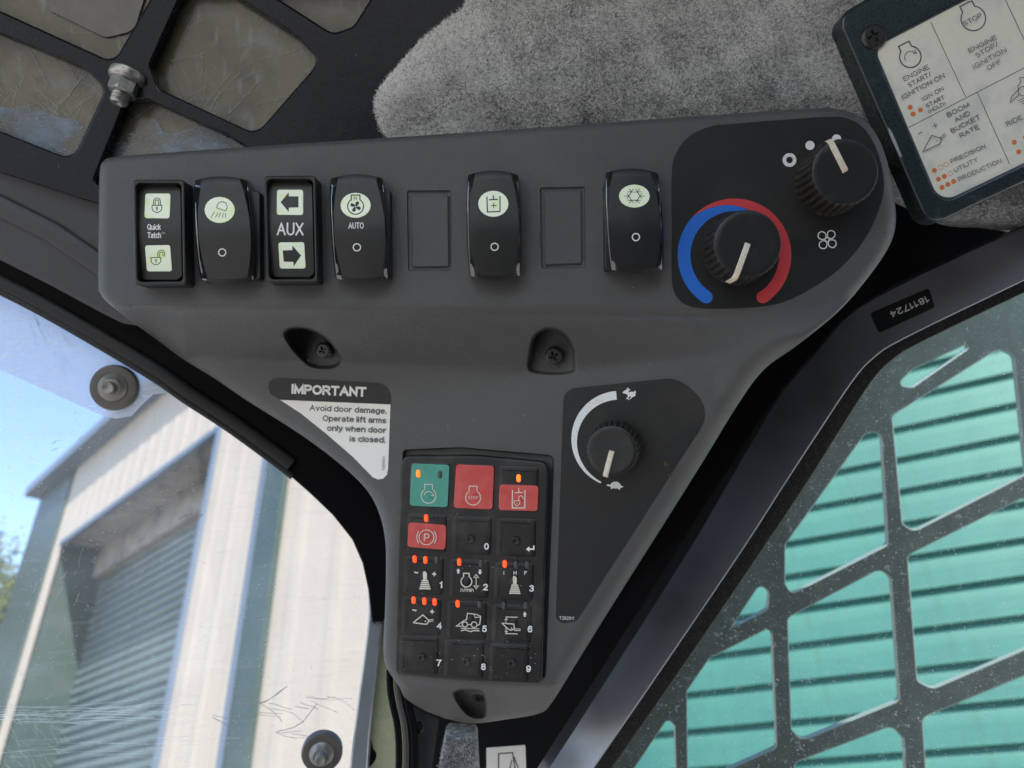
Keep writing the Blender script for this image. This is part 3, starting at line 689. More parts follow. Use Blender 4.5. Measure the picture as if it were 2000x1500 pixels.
# --- framed rocker switches
def framed_rocker(quad, label):
    """quad: corners of the raised frame as seen (tl, tr, br, bl)"""
    sw = bpy.data.objects.new("rocker_switch", None); sw.empty_display_size = 0.01; link(sw, con.root, label)
    H = 0.0098
    def surf0(u, v, h=0.0): return px3(u, v, h)
    (a, b, c, d) = [Vector(p) for p in quad]
    def at(s, t):
        top = a.lerp(b, s); bot = d.lerp(c, s); return tuple(top.lerp(bot, t))
    W = (b - a).length; L = (d - a).length
    ins = lambda m_, n_: [(*at(m_ / W, n_ / L), 9), (*at(1 - m_ / W, n_ / L), 9), (*at(1 - m_ / W, 1 - n_ / L), 9), (*at(m_ / W, 1 - n_ / L), 9)]
    mb = MB(con)
    plate(mb, rpoly([(p[0], p[1], 7) for p in ins(0, 0)], 5), surf0, H, 0.0102, 3, 0.0006, holes=[rpoly([(p[0], p[1], 9) for p in ins(6, 7)], 5)])
    mb.build("bezel", M['bezel'], sw)
    mb = MB(con)
    cu, cv = at(.5, .5)
    def hz(v):
        t = (v - cv) / (L / 2); return H - 0.0024 - 0.0030 * (math.sqrt(t * t + 0.03) - 0.173) + 0.0005
    def rs(u, v, h=0.0): return px3(u, v, hz(v) + h)
    NT = 26; vs = []; m_, n_ = 8.5, 11
    NC = 8
    for i in range(NT + 1):
        t = i / NT
        # shrink the row near both ends so the corners read as rounded
        y = n_ / L + t * (1 - 2 * n_ / L); e = min(t, 1 - t) * (L - 2 * n_)
        r = 9.0; sh = 0 if e >= r else r - math.sqrt(max(0, r * r - (r - e) ** 2))
        for j in range(NC + 1):
            s = (m_ + sh) / W + (j / NC) * (1 - 2 * (m_ + sh) / W); p = at(s, y); vs.append(rs(p[0], p[1], 0))
    fs = [[i * (NC + 1) + j, (i + 1) * (NC + 1) + j, (i + 1) * (NC + 1) + j + 1, i * (NC + 1) + j + 1] for i in range(NT) for j in range(NC)]
    mb.add(vs, fs)
    rim = [i * (NC + 1) for i in range(NT + 1)] + [NT * (NC + 1) + j for j in range(1, NC + 1)] + [i * (NC + 1) + NC for i in range(NT - 1, -1, -1)] + [j for j in range(NC - 1, 0, -1)]
    rp = [vs[i] for i in rim]; n = len(rp)
    mb.add(rp + [p + Vector((0, 0, -0.006)) for p in rp], [[i, n + i, n + (i + 1) % n, (i + 1) % n] for i in range(n)])
    mb.build("rocker", M['rocker'], sw, angle=40)
    mb = MB(con); plate(mb, [p[:2] for p in ins(4, 4)], surf0, 0.0015, 0.001); mb.build("bezel_floor", M['ink'], sw)
    return sw, rs
def lens(sw, surf, q, r=4.5):
    mb = MB(con); plate(mb, rpoly([(p[0], p[1], r) for p in q], 4), surf, 0.00012, 0.00012, 0.6, 0.00005); mb.build("icon_window", M['icon'], sw)
def padlock(k, c, w_, open_=False):
    x, y = c; a = w_ / 2
    body = [(x - a, y), (x + a, y)] + [(x + a * math.cos(t), y + 5 + a * .95 * math.sin(t)) for t in np.linspace(0, math.pi, 9)]
    k.line(body, 1.6, True)
    k.circ((x, y + 5), 1.6, 1.3); k.line([(x, y + 6.5), (x, y + 11)], 1.6)
    ox = w_ * 0.55 if open_ else 0
    for r in (a * .72, a * .36):
        k.line([(x + ox - r, y - .5), (x + ox - r, y - 5)] + [(x + ox - r * math.cos(t), y - 7 - r * 1.1 * math.sin(t)) for t in np.linspace(0, math.pi, 8)] + [(x + ox + r, y - 5), (x + ox + r, y - (2 if open_ else .5))], 1.5)

sw, sf = framed_rocker([(259, 351), (360, 351), (364, 557), (263, 557)], "framed black rocker switch with closed and open padlock symbols, nearest the left end")
lens(sw, sf, [(284, 378), (333, 378), (331, 426.5), (282, 426)]); lens(sw, sf, [(283, 479.5), (332, 478.5), (336, 530), (287, 530)])
k = Ink(con, sf, 0.00016); padlock(k, (306.5, 401), 19); k.build("lock_symbol", M['ink'], sw)
k = Ink(con, sf, 0.00016); padlock(k, (304.5, 503), 19, True); k.build("unlock_symbol", M['inkgrey'], sw)
k = Ink(con, sf); text(k, "Quick", (287.5, 449), (314, 449), 11.5, 0.012); text(k, "Tatch", (288, 465), (314.5, 465), 11.5, 0.012)
text(k, "TM", (315, 457), (322, 457), 3.6, 0.0); k.build("lettering", M['white'], sw)
sw, sf = framed_rocker([(515, 343.5), (617, 343.5), (622, 552), (520, 552)], "framed black rocker switch marked AUX between two arrow symbols")
lens(sw, sf, [(541, 370.5), (592, 370.5), (592, 420), (540.5, 419.5)]); lens(sw, sf, [(543.5, 473.5), (594, 473), (597, 524.5), (546.5, 524.5)])
k = Ink(con, sf, 0.00016); k.poly([(548, 395), (564, 375.5), (564, 383.5), (583, 383.5), (583, 405), (564, 405.5), (564, 414)]); k.build("left_arrow_symbol", M['ink'], sw)
k = Ink(con, sf, 0.00016); k.poly([(588, 499), (571, 479.5), (571, 488.5), (552, 489), (554, 511), (573, 511.5), (573.5, 520)]); k.build("right_arrow_symbol", M['ink'], sw)
k = Ink(con, sf); text(k, "AUX", (540.5, 459.5), (593, 460), 25, 0.006); k.build("lettering", M['white'], sw)

# --- decal behind the two climate knobs
HV = spline([(1312, 450), (1312, 340), (1322, 296), (1350, 263), (1392, 246), (1430, 242), (1540, 233), (1618, 228), (1655, 231), (1688, 251), (1711, 289), (1724, 332), (1726, 372), (1714, 416), (1692, 462), (1652, 513),
             (1602, 553), (1545, 584), (1500, 597), (1440, 602), (1370, 602), (1336, 593), (1318, 573), (1312, 540)], 4)
dc = bpy.data.objects.new("climate_decal", None); link(dc, con.root)
mb = MB(con); sheet(mb, HV, HS, 0.00024); mb.build("backing", M['decal'], dc)
k = Ink(con, HS, 0.00026); k.line(inset(ccw(HV), 0.8), 1.6, True); k.build("border", M['decal_line'], dc)
HD = lambda u, v, h=0.0: px3(u, v, 0.00030 + h)
def ringband(c, a0, a1, ro, ri, n=48, caps=True):
    out, inn = [], []
    for i in range(n + 1):
        t = i / n; a = math.radians(a0 + (a1 - a0) * t); R, r = ro(math.degrees(a)), ri(math.degrees(a))
        out.append((c[0] + R * math.cos(a), c[1] - R * math.sin(a))); inn.append((c[0] + r * math.cos(a), c[1] - r * math.sin(a)))
    return out, inn[::-1]
cc = (1434.5, 498.5)
o_, i_ = ringband(cc, 236, 70, lambda a: 111 if a > 137 else 111 - 19 * ((137 - a) / 67) ** 0.8, lambda a: 86)
cap0 = [(cc[0] + (98.5 + 12.5 * math.cos(t)) * math.cos(math.radians(236)) - 12.5 * math.sin(t) * math.sin(math.radians(236)) * -1 * -1,
         cc[1] - (98.5 + 12.5 * math.cos(t)) * math.sin(math.radians(236)) - 12.5 * math.sin(t) * math.cos(math.radians(236))) for t in np.linspace(math.pi, 0, 8)]
mb = MB(con); plate(mb, o_ + i_, HD, 0.00002, 0.00002); disc(mb, (cc[0] + 98.5 * math.cos(math.radians(236)), cc[1] - 98.5 * math.sin(math.radians(236))), 12.5, HD, 0.000034, 0.00001); mb.build("cold_scale", M['blue'], dc)
o_, i_ = ringband(cc, 137, -56, lambda a: 111, lambda a: max(87, 111 - 19 * ((137 - a) / 67) ** 0.8) + .4)
mb = MB(con); plate(mb, o_ + i_, HD, 0.00001, 0.00002); disc(mb, (cc[0] + 98.5 * math.cos(math.radians(-56)), cc[1] - 98.5 * math.sin(math.radians(-56))), 12.2, HD, 0.000034, 0.00001); mb.build("hot_scale", M['red'], dc)
k = Ink(con, HD, 0.00003); k.circ((1542, 312.5), 10, 7); k.dot((1582, 284), 9); k.dot((1634, 272), 9.5)
k.build("speed_marks", M['white'], dc)
k = Ink(con, HD, 0.00003)
for a in (45, 135, 225, 315):
    ca, sa = math.cos(math.radians(a)), -math.sin(math.radians(a)); P = [(4, -2), (9, -8), (15, -9), (20, -4), (19, 3), (13, 6), (7, 4)]
    pts = spline([(1615.5 + x * ca - y * sa, 468 + x * sa + y * ca) for x, y in P], 3); k.line(pts, 2, True)
k.circ((1615.5, 468), 4, 2); k.build("fan_outline_symbol", M['white'], dc)

# --- throttle decal
TD = rpoly([(1101, 760, 26), (1325, 737, 62), (1392, 800, 60), (1126, 1214, 16), (1085, 1219, 16)], 10)
td = bpy.data.objects.new("throttle_decal", None); link(td, con.root)
mb = MB(con); sheet(mb, TD, HS, 0.00024); mb.build("backing", M['decal'], td)
k = Ink(con, HS, 0.00026); k.line(inset(ccw(TD), 0.8), 1.6, True); k.build("border", M['decal_line'], td)
LD = lambda u, v, h=0.0: LOW(u, v, 0.0003 + h)
tc_ = (1210, 857.5)
def rin(a):
    t = (a - 94) / (247 - 94); return 77 + 14 * max(0, t) ** 1.5
o_, i_ = ringband(tc_, 94, 247, lambda a: 94, rin)
HT = lambda u, v, h=0.0: LOW(u, v, 0.00034 + h)
mb = MB(con); plate(mb, o_ + i_, HT, 0.00002, 0.00002); mb.build("speed_scale", M['white'], td)
k = Ink(con, HT, 0.00003)
def zz(pts, ox, oy, sc): return [(ox + x / sc, oy + y / sc) for x, y in pts]
k.poly(zz([(782, 248), (800, 232), (822, 222), (826, 208), (838, 198), (846, 205), (834, 222), (858, 212), (864, 222), (842, 234), (850, 248), (880, 240), (902, 246), (906, 230), (916, 232), (922, 250), (914, 262), (920, 276),
            (908, 290), (884, 298), (868, 316), (852, 318), (858, 308), (872, 298), (862, 288), (848, 296), (842, 310), (856, 326), (846, 328), (830, 314), (818, 322), (822, 308), (836, 294), (834, 272), (812, 262), (792, 260)], 1070, 720, 5.357))
k.build("rabbit_symbol", M['white'], td)
k = Ink(con, HT, 0.00003)
k.poly(zz([(616, 1214), (632, 1210), (652, 1216), (664, 1198), (690, 1182), (722, 1182), (750, 1198), (770, 1228), (794, 1234), (776, 1244), (756, 1250), (754, 1268), (740, 1266), (736, 1254), (700, 1254), (676, 1250), (670, 1260), (656, 1256), (660, 1240), (640, 1230), (618, 1226)], 1070, 720, 5.357))
k.build("tortoise_symbol", M['white'], td)
k = Ink(con, HT, 0.00003); text(k, "T292911", (1092, 1210), (1121, 1211), 6.5, 0.0); k.build("lettering", M['white'], td)
k = Ink(con, HT, 0.00002); k.poly([(1296, 903), (1302, 899), (1312, 930), (1306, 938)]); k.poly([(1303, 920), (1311, 916), (1318, 944), (1314, 951)])
k.build("tan_scuff", M['dirt'], td)

# --- warning decal
WD = [(547, 738.5), (736, 748), (749, 752), (758, 760), (763, 775), (762.3, 800), (758, 915), (756, 927), (748, 935), (738, 936.5), (728, 932), (690, 893), (637, 847), (587, 807), (547, 781), (529, 769), (524, 758), (526, 747), (534, 740)]
wd = bpy.data.objects.new("warning_decal", None); link(wd, con.root)
mb = MB(con); sheet(mb, WD, HS, 0.00022); mb.build("label_sheet", M['label'], wd)
HW = lambda u, v, h=0.0: HS(u, v, 0.00026 + h)
mb = MB(con); plate(mb, [(547, 738), (736, 747.5), (749, 751.5), (758, 759), (763, 775), (762.5, 790), (547, 781), (528.5, 769), (523.5, 758), (525.5, 746), (534, 739.5)], HW, 0.00002, 0.00002, step=8); mb.build("header_band", M['decal'], wd)
k = Ink(con, HW, 0.00004); text(k, "IMPORTANT", (569, 769), (715, 775), 19, 0.045); k.build("heading_lettering", M['white'], wd)
k = Ink(con, HW, 0.00003)
text(k, "Avoid door damage.", (604.5, 802), (755, 808.5), 11.5, 0.022); text(k, "Operate lift arms", (630, 822.5), (754, 827), 11.5, 0.022)
text(k, "only when door", (638.5, 841.5), (754, 846), 11.5, 0.022); text(k, "is closed.", (682.5, 862.5), (752.5, 865), 11.5, 0.022)
text(k, "T260054", (751, 919), (751.5, 891), 5, 0.0); k.build("lettering", M['labelgrey'], wd)

# --- knobs
def knob(name, label, pl, top, r, h, ptr, nfl=30):
    """top: pixel of the centre of the cap; ptr: pixel of the pointer's rim end"""
    o = bpy.data.objects.new(name, None); link(o, con.root, label)
    C = pl(top[0], top[1], h); base = C - pl.n * h
    E = pl(ptr[0], ptr[1], h) - C; pd = E.normalized(); side = pl.n.cross(pd)
    def rf(rr, hh, a):
        f = math.sin(max(0, min(1, (hh - 0.0005) / (h - 0.0022))) * math.pi) ** 0.35 if 0.0005 < hh < h - 0.0016 else (0.45 if hh < h - 0.0003 and hh > 0.001 else 0)
        return rr * (1 - 0.12 * f * max(0, math.sin(nfl * a + hh * 120)) ** 0.7)
    prof = [(r * 1.09, 0.0), (r * 1.085, 0.0006), (r * 1.08, 0.0015), (r * 1.06, h * .35), (r * 1.04, h * .6), (r * 1.025, h * .8), (r * 1.02, h - 0.0024), (r * 1.015, h - 0.0014), (r * 1.005, h - 0.0009), (r * 0.985, h - 0.0003)]
    mb = MB(con); lathe(mb, base, pl.ex, pl.ey, pl.n, prof, nfl * 8, 0, rf, cap=False)
    mb.build("grip", M['knobside'], o, angle=60)
    mb = MB(con); lathe(mb, base, pl.ex, pl.ey, pl.n, [(r * 0.986, h - 0.0003), (r * 0.955, h), (r * 0.8, h - 0.0001), (r * 0.3, h - 0.0003)], 64); mb.build("cap", M['knobtop'], o, angle=60)
    mb = MB(con); wd_ = 0.00115
    path = [(-0.0002, h + 0.0002), (0.0006, h + 0.0009), (r * 0.92, h + 0.0008), (r * 1.03, h + 0.0003), (r * 1.085, h - 0.0010), (r * 1.10, h * 0.5), (r * 1.105, h * .34)]
    rows = []
    for i, (a, b) in enumerate(path):
        rows.append([C - pl.n * h + pd * a + side * s + pl.n * (b - dz) for s, dz in ((-wd_ * 1.15, 0.0009), (-wd_, 0.0001), (-wd_ * .7, 0), (wd_ * .7, 0), (wd_, 0.0001), (wd_ * 1.15, 0.0009))])
    n = 6; vv = [q for rw in rows for q in rw]
    fs = [[i * n + j, i * n + j + 1, (i + 1) * n + j + 1, (i + 1) * n + j] for i in range(len(rows) - 1) for j in range(n - 1)] + [list(range(n))[::-1], [(len(rows) - 1) * n + j for j in range(n)]]
    fs = [f[::-1] for f in fs]
    mb.add(vv, fs); mb.build("pointer", M['cream'], o, angle=50)
    return o
knob("fan_knob", "upper right ribbed knob for the fan", UP, (1651, 335), 0.0149, 0.0175, (1624, 281))
knob("temperature_knob", "ribbed knob inside the blue and red ring", UP, (1460.5, 476), 0.0152, 0.0165, (1438, 538))
knob("throttle_knob", "ribbed knob beside the white speed scale", LOW, (1195, 881), 0.0121, 0.015, (1181, 934), 28)

# --- keypad
kp = bpy.data.objects.new("keypad", None); link(kp, con.root, label="black membrane keypad with green and red keys")
KB = rpoly([(785, 890, 16), (930, 889, 400), (1073, 903, 18), (1066, 1100), (1059, 1336, 12), (920, 1330, 400), (771, 1316, 12), (776, 1090)], 6)
mb = MB(con); plate(mb, KB, LOW, 0.0029, 0.007, 4.5, 0.0011, step=14); mb.build("keypad_body", M['keypad'], kp, angle=40)
KH = 0.0026
cx = [[839, 927, 1013], [834, 922, 1008.5], [828, 917, 1004], [823, 912, 1000], [818, 907, 995]]
cy = [[947, 950, 955], [1041, 1046, 1050], [1124, 1130, 1136], [1204, 1211, 1218], [1279, 1287, 1295]]
for r_ in range(5):
    for c_ in range(3):
        x, y = cx[r_][c_], cy[r_][c_]; hw, hh = 38.5, (44 if r_ == 0 else 37)
        mb = MB(con); sl = 1.8
        plate(mb, rpoly([(x - hw + 1, y - hh - sl, 7), (x + hw + 1, y - hh + sl, 7), (x + hw - 1, y + hh + sl, 7), (x - hw - 1, y + hh - sl, 7)], 4), LOW, KH + 0.0007, 0.0004, 10, 0.0004)
        if r_ in (1, 4) and not (r_ == 1 and c_ == 0):
            px_, py_ = {(1, 1): (919.5, 1053), (1, 2): (1008.5, 1056), (4, 0): (825, 1284), (4, 1): (912, 1292), (4, 2): (1001, 1295)}[(r_, c_)]
            C = LOW(px_, py_, KH + 0.0006)
            lathe(mb, C, LOW.ex, LOW.ey, LOW.n, [(0.0026, 0), (0.0024, 0.0003), (0.0020, 0.0009), (0.0016, 0.0011), (0.0013, 0.0009)], 20)
        elif r_ in (2, 3):
            px_, py_ = {(2, 0): (827, 1128), (2, 1): (913, 1135), (2, 2): (1003, 1137), (3, 0): (826, 1208), (3, 1): (919, 1212), (3, 2): (1004, 1215)}[(r_, c_)]
            C = LOW(px_, py_, KH + 0.0006)
            lathe(mb, C, LOW.ex, LOW.ey, LOW.n, [(0.0024, 0), (0.0020, 0.0003), (0.0014, 0.0006), (0.0008, 0.0007)], 18)
        mb.build("key", M['keypad'], kp, angle=60)
KS = lambda u, v, h=0.0: LOW(u, v, KH + 0.00076 + h)
def keypatch(q, m, name):
    mb = MB(con); plate(mb, rpoly([(p[0], p[1], 6) for p in q], 4), KS, 0.0002, 0.0003, 1.6, 0.00015); mb.build(name, m, kp)
keypatch([(804, 905), (878, 908), (874.5, 991), (800, 987.5)], M['kgreen'], "green_key")
keypatch([(891, 907), (965, 910), (962, 995), (886, 992)], M['kred'], "red_key")
keypatch([(976, 946), (1052, 948.5), (1050, 998.5), (974, 996)], M['kred'], "red_key")
keypatch([(798, 1020), (871.5, 1025.5), (870, 1074), (796, 1068)], M['kred'], "red_key")
for (x, y) in ((837.5, 966), (924.5, 969), (1013, 972), (833, 1049)):
    mb = MB(con); C = KS(x, y, 0.00018)
    lathe(mb, C, LOW.ex, LOW.ey, LOW.n, [(0.0026, 0), (0.0021, 0.0002), (0.0012, 0.00045), (0.0006, 0.0005)], 20)
    mb.build("key_dome", M['kgreen'] if x < 840 and y < 1000 else M['kred'], kp)
KD = lambda u, v, h=0.0: LOW(u, v, KH + 0.00102 + h)
KE = lambda u, v, h=0.0: LOW(u, v, KH + 0.00155 + h)
# LEDs share one mesh per state
def led_mesh(th_m, nm, core=False):
    mb = MB(None); n = 10; pts = []
    r, l = 0.00098, 0.00085
    for i in range(n): a = math.pi * i / (n - 1); pts.append((r * math.cos(a), l + r * math.sin(a)))
    for i in range(n): a = math.pi + math.pi * i / (n - 1); pts.append((r * math.cos(a), -l + r * math.sin(a)))
    rings = []
    for sc, h in ((1.12, 0), (1.08, 0.0003), (0.9, 0.00048), (0.5, 0.00055)): rings.append([LOW.ex * (x * sc) + LOW.ey * (y * (sc * .9 + .1)) + LOW.n * h for x, y in pts])
    N = len(pts); vv = [q for R in rings for q in R]
    mb.add(vv, [[k * N + i, k * N + (i + 1) % N, (k + 1) * N + (i + 1) % N, (k + 1) * N + i] for k in range(3) for i in range(N)] + [[3 * N + i for i in range(N)]])
    me = bpy.data.meshes.new(nm); me.from_pydata(mb.v, [], mb.f); me.materials.append(th_m); me.polygons.foreach_set("use_smooth", [True] * len(me.polygons)); return me
ml = led_mesh(M['led'], "indicator_lit"); mc = led_mesh(M['ledcore'], "indicator_amber"); mo = led_mesh(M['ledoff'], "indicator_unlit")
for pts, me in (([(832.5, 1012), (810, 1092), (831, 1093.5), (897, 1097.5), (986, 1101.5), (808, 1172), (829, 1174), (849, 1175.5), (894, 1179)], ml), ([(817, 925), (1013, 934)], mc),
                ([(859, 927), (853, 1094), (939.5, 1101), (1008, 1103), (1030, 1103), (937, 1181), (984, 1183), (1027, 1183)], mo)):
    for (x, y) in pts:
        o = bpy.data.objects.new("indicator_light", me); link(o, kp); o.location = KS(x, y, 0.0002 if y < 930 and x < 900 else 0.0)
def enginesym(k, c, r, wd_, neck=1.0):
    x, y = c; k.circ(c, r, wd_, -238 + 5, 58 - 5)
    a = r * 0.62
    k.line([(x - a * .85, y - r * .86), (x - a * .85, y - r * 1.55 * neck), (x + a * .85, y - r * 1.55 * neck), (x + a * .85, y - r * .86)], wd_)
k = Ink(con, KD, 0.00002); enginesym(k, (837, 968.5), 14.5, 1.6); k.build("engine_symbol", M['kprint'], kp)
k = Ink(con, KE, 0.0); k.circ((837, 969), 9, 1.3, 20, 170); k.line([(845, 964), (847.5, 969), (842, 967.5)], 1.3); k.build("rotation_arrow_symbol", M['kprint'], kp)
k = Ink(con, KD, 0.00002); enginesym(k, (924, 972), 14.5, 1.6); k.build("engine_symbol", M['kprint'], kp)
k = Ink(con, KE, 0.0); text(k, "STOP", (914, 975), (934, 975), 6, 0.0); k.build("stop_lettering", M['kprint'], kp)
k = Ink(con, KD, 0.00002); k.line([(1001, 957), (1000.5, 992), (1025, 992), (1025.5, 957)], 2.1); k.line([(1005, 962), (1021, 962)], 1.8); k.line([(1013, 953), (1013, 962)], 1.8)
k.build("cylinder_symbol", M['kprint'], kp)
k = Ink(con, KE, 0.0); k.line([(1003.5, 978), (1015.5, 978), (1015, 984), (1010, 988), (1005, 985), (1003.5, 978)], 1.4); k.line([(1013, 977), (1013.5, 971), (1017, 968), (1021, 970), (1022, 975)], 1.4); k.line([(1010, 981), (1010, 984)], 1.2)
k.build("open_lock_symbol", M['kprint'], kp)
k = Ink(con, KE, 0.0); k.circ((833, 1049.5), 14.5, 1.5); k.circ((833, 1049.5), 19, 1.6, 142, 218); k.circ((833, 1049.5), 19, 1.6, -38, 38)
text(k, "P", (828, 1057), (838.5, 1057.5), 15, 0.0); k.build("parking_symbol", M['kprint'], kp)
for s_, x, y in (("0", 950, 1067), ("1", 861, 1142), ("2", 948, 1146.5), ("3", 1038, 1149), ("4", 858, 1222), ("5", 946, 1228), ("6", 1035, 1228.5), ("7", 857, 1294.5), ("8", 944, 1302), ("9", 1032, 1306)):
    wd_ = 5.5 if s_ == "1" else 9.5; k = Ink(con, KD, 0.00002); text(k, s_, (x - wd_ / 2, y + 6.5), (x + wd_ / 2, y + 6.8), 13, 0.03); k.build("number", M['white'], kp)
k = Ink(con, KD, 0.00002); k.poly([(1027, 1072.5), (1034, 1067), (1034, 1071), (1041, 1071), (1041, 1065.5), (1044, 1065.5), (1044, 1074), (1034, 1074), (1034, 1078)]); k.build("enter_symbol", M['white'], kp)
def arrow(k, x, y, up=True, s=1.0):
    q = [(0, -5.5), (4, 0), (2, 0), (2, 4.5), (-2, 4.5), (-2, 0), (-4, 0)]
    k.poly([(x + a * s, y + (b if up else -b) * s) for a, b in q])
k = Ink(con, KD, 0.00002)
k.line([(809, 1117.5), (817, 1119)], 2.4); k.line([(844, 1121), (852, 1121.5)], 2.2); k.line([(848, 1117), (848, 1125.5)], 2.2)
k.line([(805.5, 1191), (813.5, 1192.5)], 2.4); k.line([(840, 1194.5), (848, 1195)], 2.2); k.line([(844, 1190.5), (844, 1199)], 2.2)
arrow(k, 895, 1115.5); arrow(k, 937.5, 1117, False); arrow(k, 1025, 1200)
text(k, "I", (983.5, 1122.5), (985, 1122.5), 7, 0.02); text(k, "H", (1003, 1122.5), (1009, 1122.5), 7, 0.02); text(k, "F", (1024, 1122.5), (1029, 1122.5), 7, 0.02)
k.build("direction_marks", M['white'], kp)
for (x, y) in ((830, 1117), (1005.5, 1126)):
    k = Ink(con, KE, 0.0)
    k.poly([(x - 3.5, y + 15), (x - 4, y + 2), (x - 3, y - 1), (x + 1, y - 1), (x + 4, y + 3), (x + 3.5, y + 15)])
    for i in range(5):
        a = 6 + i * 1.1; yy = y + 17 + i * 3.9; k.poly([(x - a, yy - 1.6), (x + a, yy - 1.4), (x + a + 1, yy + 1.5), (x - a - 1, yy + 1.3)])
    k.build("joystick_symbol", M['kprint'], kp)
k = Ink(con, KE, 0.0); enginesym(k, (911, 1136), 10.5, 2.2); 
k.line([(930, 1136), (930, 1127), (925.5, 1128), (930, 1122), (935, 1128), (931.5, 1127.5)], 1.6); k.line([(930, 1136), (930, 1145), (925.5, 1144), (930, 1150), (935, 1144), (931.5, 1144.5)], 1.6); text(k, "n/min", (899.5, 1155.5), (925, 1156), 7.5, 0.02)
k.build("engine_speed_symbol", M['kprint'], kp)
k = Ink(con, KE, 0.0); k.line([(807, 1216), (826, 1201), (838, 1212), (834, 1219), (829, 1219), (807, 1216)], 2.1); k.dot((831, 1213.5), 1.6); k.line([(838, 1211), (846.5, 1209.5)], 1.6); k.line([(838, 1214), (846.5, 1213)], 1.6)
k.build("bucket_symbol", M['kprint'], kp)
k = Ink(con, KE, 0.0); k.circ((908, 1219.5), 5, 1.9); k.circ((926, 1220), 5.5, 1.9); k.line([(913.5, 1220), (920, 1220)], 1.6)
k.line([(911, 1211), (913, 1198), (931, 1200), (939, 1204), (937, 1219), (932, 1222)], 1.9); k.line([(926, 1199), (928, 1206), (938, 1205)], 1.4); k.line([(911, 1210), (905, 1213), (898, 1218), (891, 1223), (902, 1223)], 1.8)
k.line([(900, 1227), (936, 1228)], 1.7); k.line([(900, 1232), (909, 1230), (918, 1233.5), (927, 1231.5), (936, 1232)], 1.9)
k.build("loader_symbol", M['kprint'], kp)
k = Ink(con, KE, 0.0); k.line([(987, 1205), (1011, 1205.5)], 1.8); k.line([(987, 1237.5), (1011, 1238)], 1.8); k.line([(980, 1217), (1004, 1219), (1004.5, 1228), (998, 1231), (993, 1229), (980, 1217)], 2.0)
k.line([(1004.5, 1228.5), (1017, 1228.5)], 1.4); k.line([(1004, 1231.5), (1017, 1231.5)], 1.4); k.line([(988, 1216), (989, 1208)], 1.4); k.line([(985.5, 1211), (989, 1207), (991.5, 1211)], 1.2); k.line([(988, 1225), (989, 1235)], 1.4); k.line([(986, 1232), (989, 1236), (991.5, 1232)], 1.2); k.dot((999, 1227), 1.3)
k.build("lift_limit_symbol", M['kprint'], kp)

# --- grit and lint lying on the keypad and the console
def specks(name, surf, boxes_, m, parent, th):
    mb = MB(th)
    for (x0, y0, x1, y1, n_) in boxes_:
        for _ in range(n_):
            x, y = random.uniform(x0, x1), random.uniform(y0, y1); a = random.uniform(0, 6.28); l = random.choice((.7, .8, 1.0, 1.4, 2.2)); w_ = random.uniform(.35, .7)
            ca, sa = math.cos(a), math.sin(a)
            mb.add([surf(x + ca * l * p - sa * w_ * q, y + sa * l * p + ca * w_ * q, 0.00008 + 0.0003 * (p > 0)) for p, q in ((-1, 0), (0, 1), (1, 0), (0, -1))], [[0, 1, 2, 3]])
    return mb.build(name, m, parent, kind="stuff", smooth=False)
specks("lint", KS, [(790, 1100, 1050, 1240, 16), (785, 1240, 1050, 1325, 46), (850, 980, 900, 1015, 12), (800, 900, 1055, 1090, 8)], M['pscuff'], kp, con)
specks("lint", HS, [(600, 640, 1400, 720, 26), (300, 560, 1300, 612, 6), (780, 730, 1080, 860, 8), (1100, 1000, 1240, 1180, 5)], M['pscuff'], con.root, con)
# --- console screws
def screw(th, parent, c, n_, ex, ey, r, name="screw", rot=0.4, mat_=None):
    mb = MB(th); seg = 32
    lathe(mb, c, ex, ey, n_, [(r * 1.0, -0.002), (r, 0), (r * .97, 0.0005), (r * .88, 0.0009), (r * .72, 0.00125)], seg, cap=False)
    # face with a cross recess
    outer = [(r * .72 * math.cos(2 * math.pi * i / seg), r * .72 * math.sin(2 * math.pi * i / seg)) for i in range(seg)]
    a, b = r * .13, r * .52; base_ = [(a, a), (b, a), (b, -a), (a, -a), (a, -b), (-a, -b), (-a, -a), (-b, -a), (-b, a), (-a, a), (-a, b), (a, b)]
    cr, sr = math.cos(rot), math.sin(rot); cross = [(x * cr - y * sr, x * sr + y * cr) for x, y in base_]
    tri = tessellate_polygon([[Vector((x, y, 0)) for x, y in outer], [Vector((x, y, 0)) for x, y in cross]])
    allp = outer + cross; P3 = [c + ex * x + ey * y + n_ * 0.00125 for x, y in allp]
    fs = []
    for t in tri:
        A, B, C_ = (allp[i] for i in t); ar = (B[0] - A[0]) * (C_[1] - A[1]) - (B[1] - A[1]) * (C_[0] - A[0]); fs.append(list(t) if ar > 0 else list(t)[::-1])
    mb.add(P3, fs)
    top = [c + ex * x + ey * y + n_ * 0.00125 for x, y in cross]; bot = [c + ex * x * .6 + ey * y * .6 - n_ * 0.0006 for x, y in cross]
    mb.add(top + bot, [[i, (i + 1) % 12, 12 + (i + 1) % 12, 12 + i] for i in range(12)] + [[12 + i for i in range(12)][::-1]])
    return mb.build(name, mat_ or M['screw'], parent, angle=40)
for (u, v, r) in ((632, 684, 0.0044), (1082, 695, 0.0046)):
    c = LOW(u, v, 0.0004); screw(con, con.root, c, Vector((-.1, -.15, 1)).normalized(), Vector((1, 0, .1)).normalized(), Vector((-.1, -.15, 1)).normalized().cross(Vector((1, 0, .1)).normalized()), r)
zz_ = float(housing_z(np.array([[934, 1363]]))[0]); screw(con, con.root, px3(934, 1363, zz_ + 0.0006), Vector((0, 0, 1)), Vector((1, 0, 0)), Vector((0, 1, 0)), 0.0032)

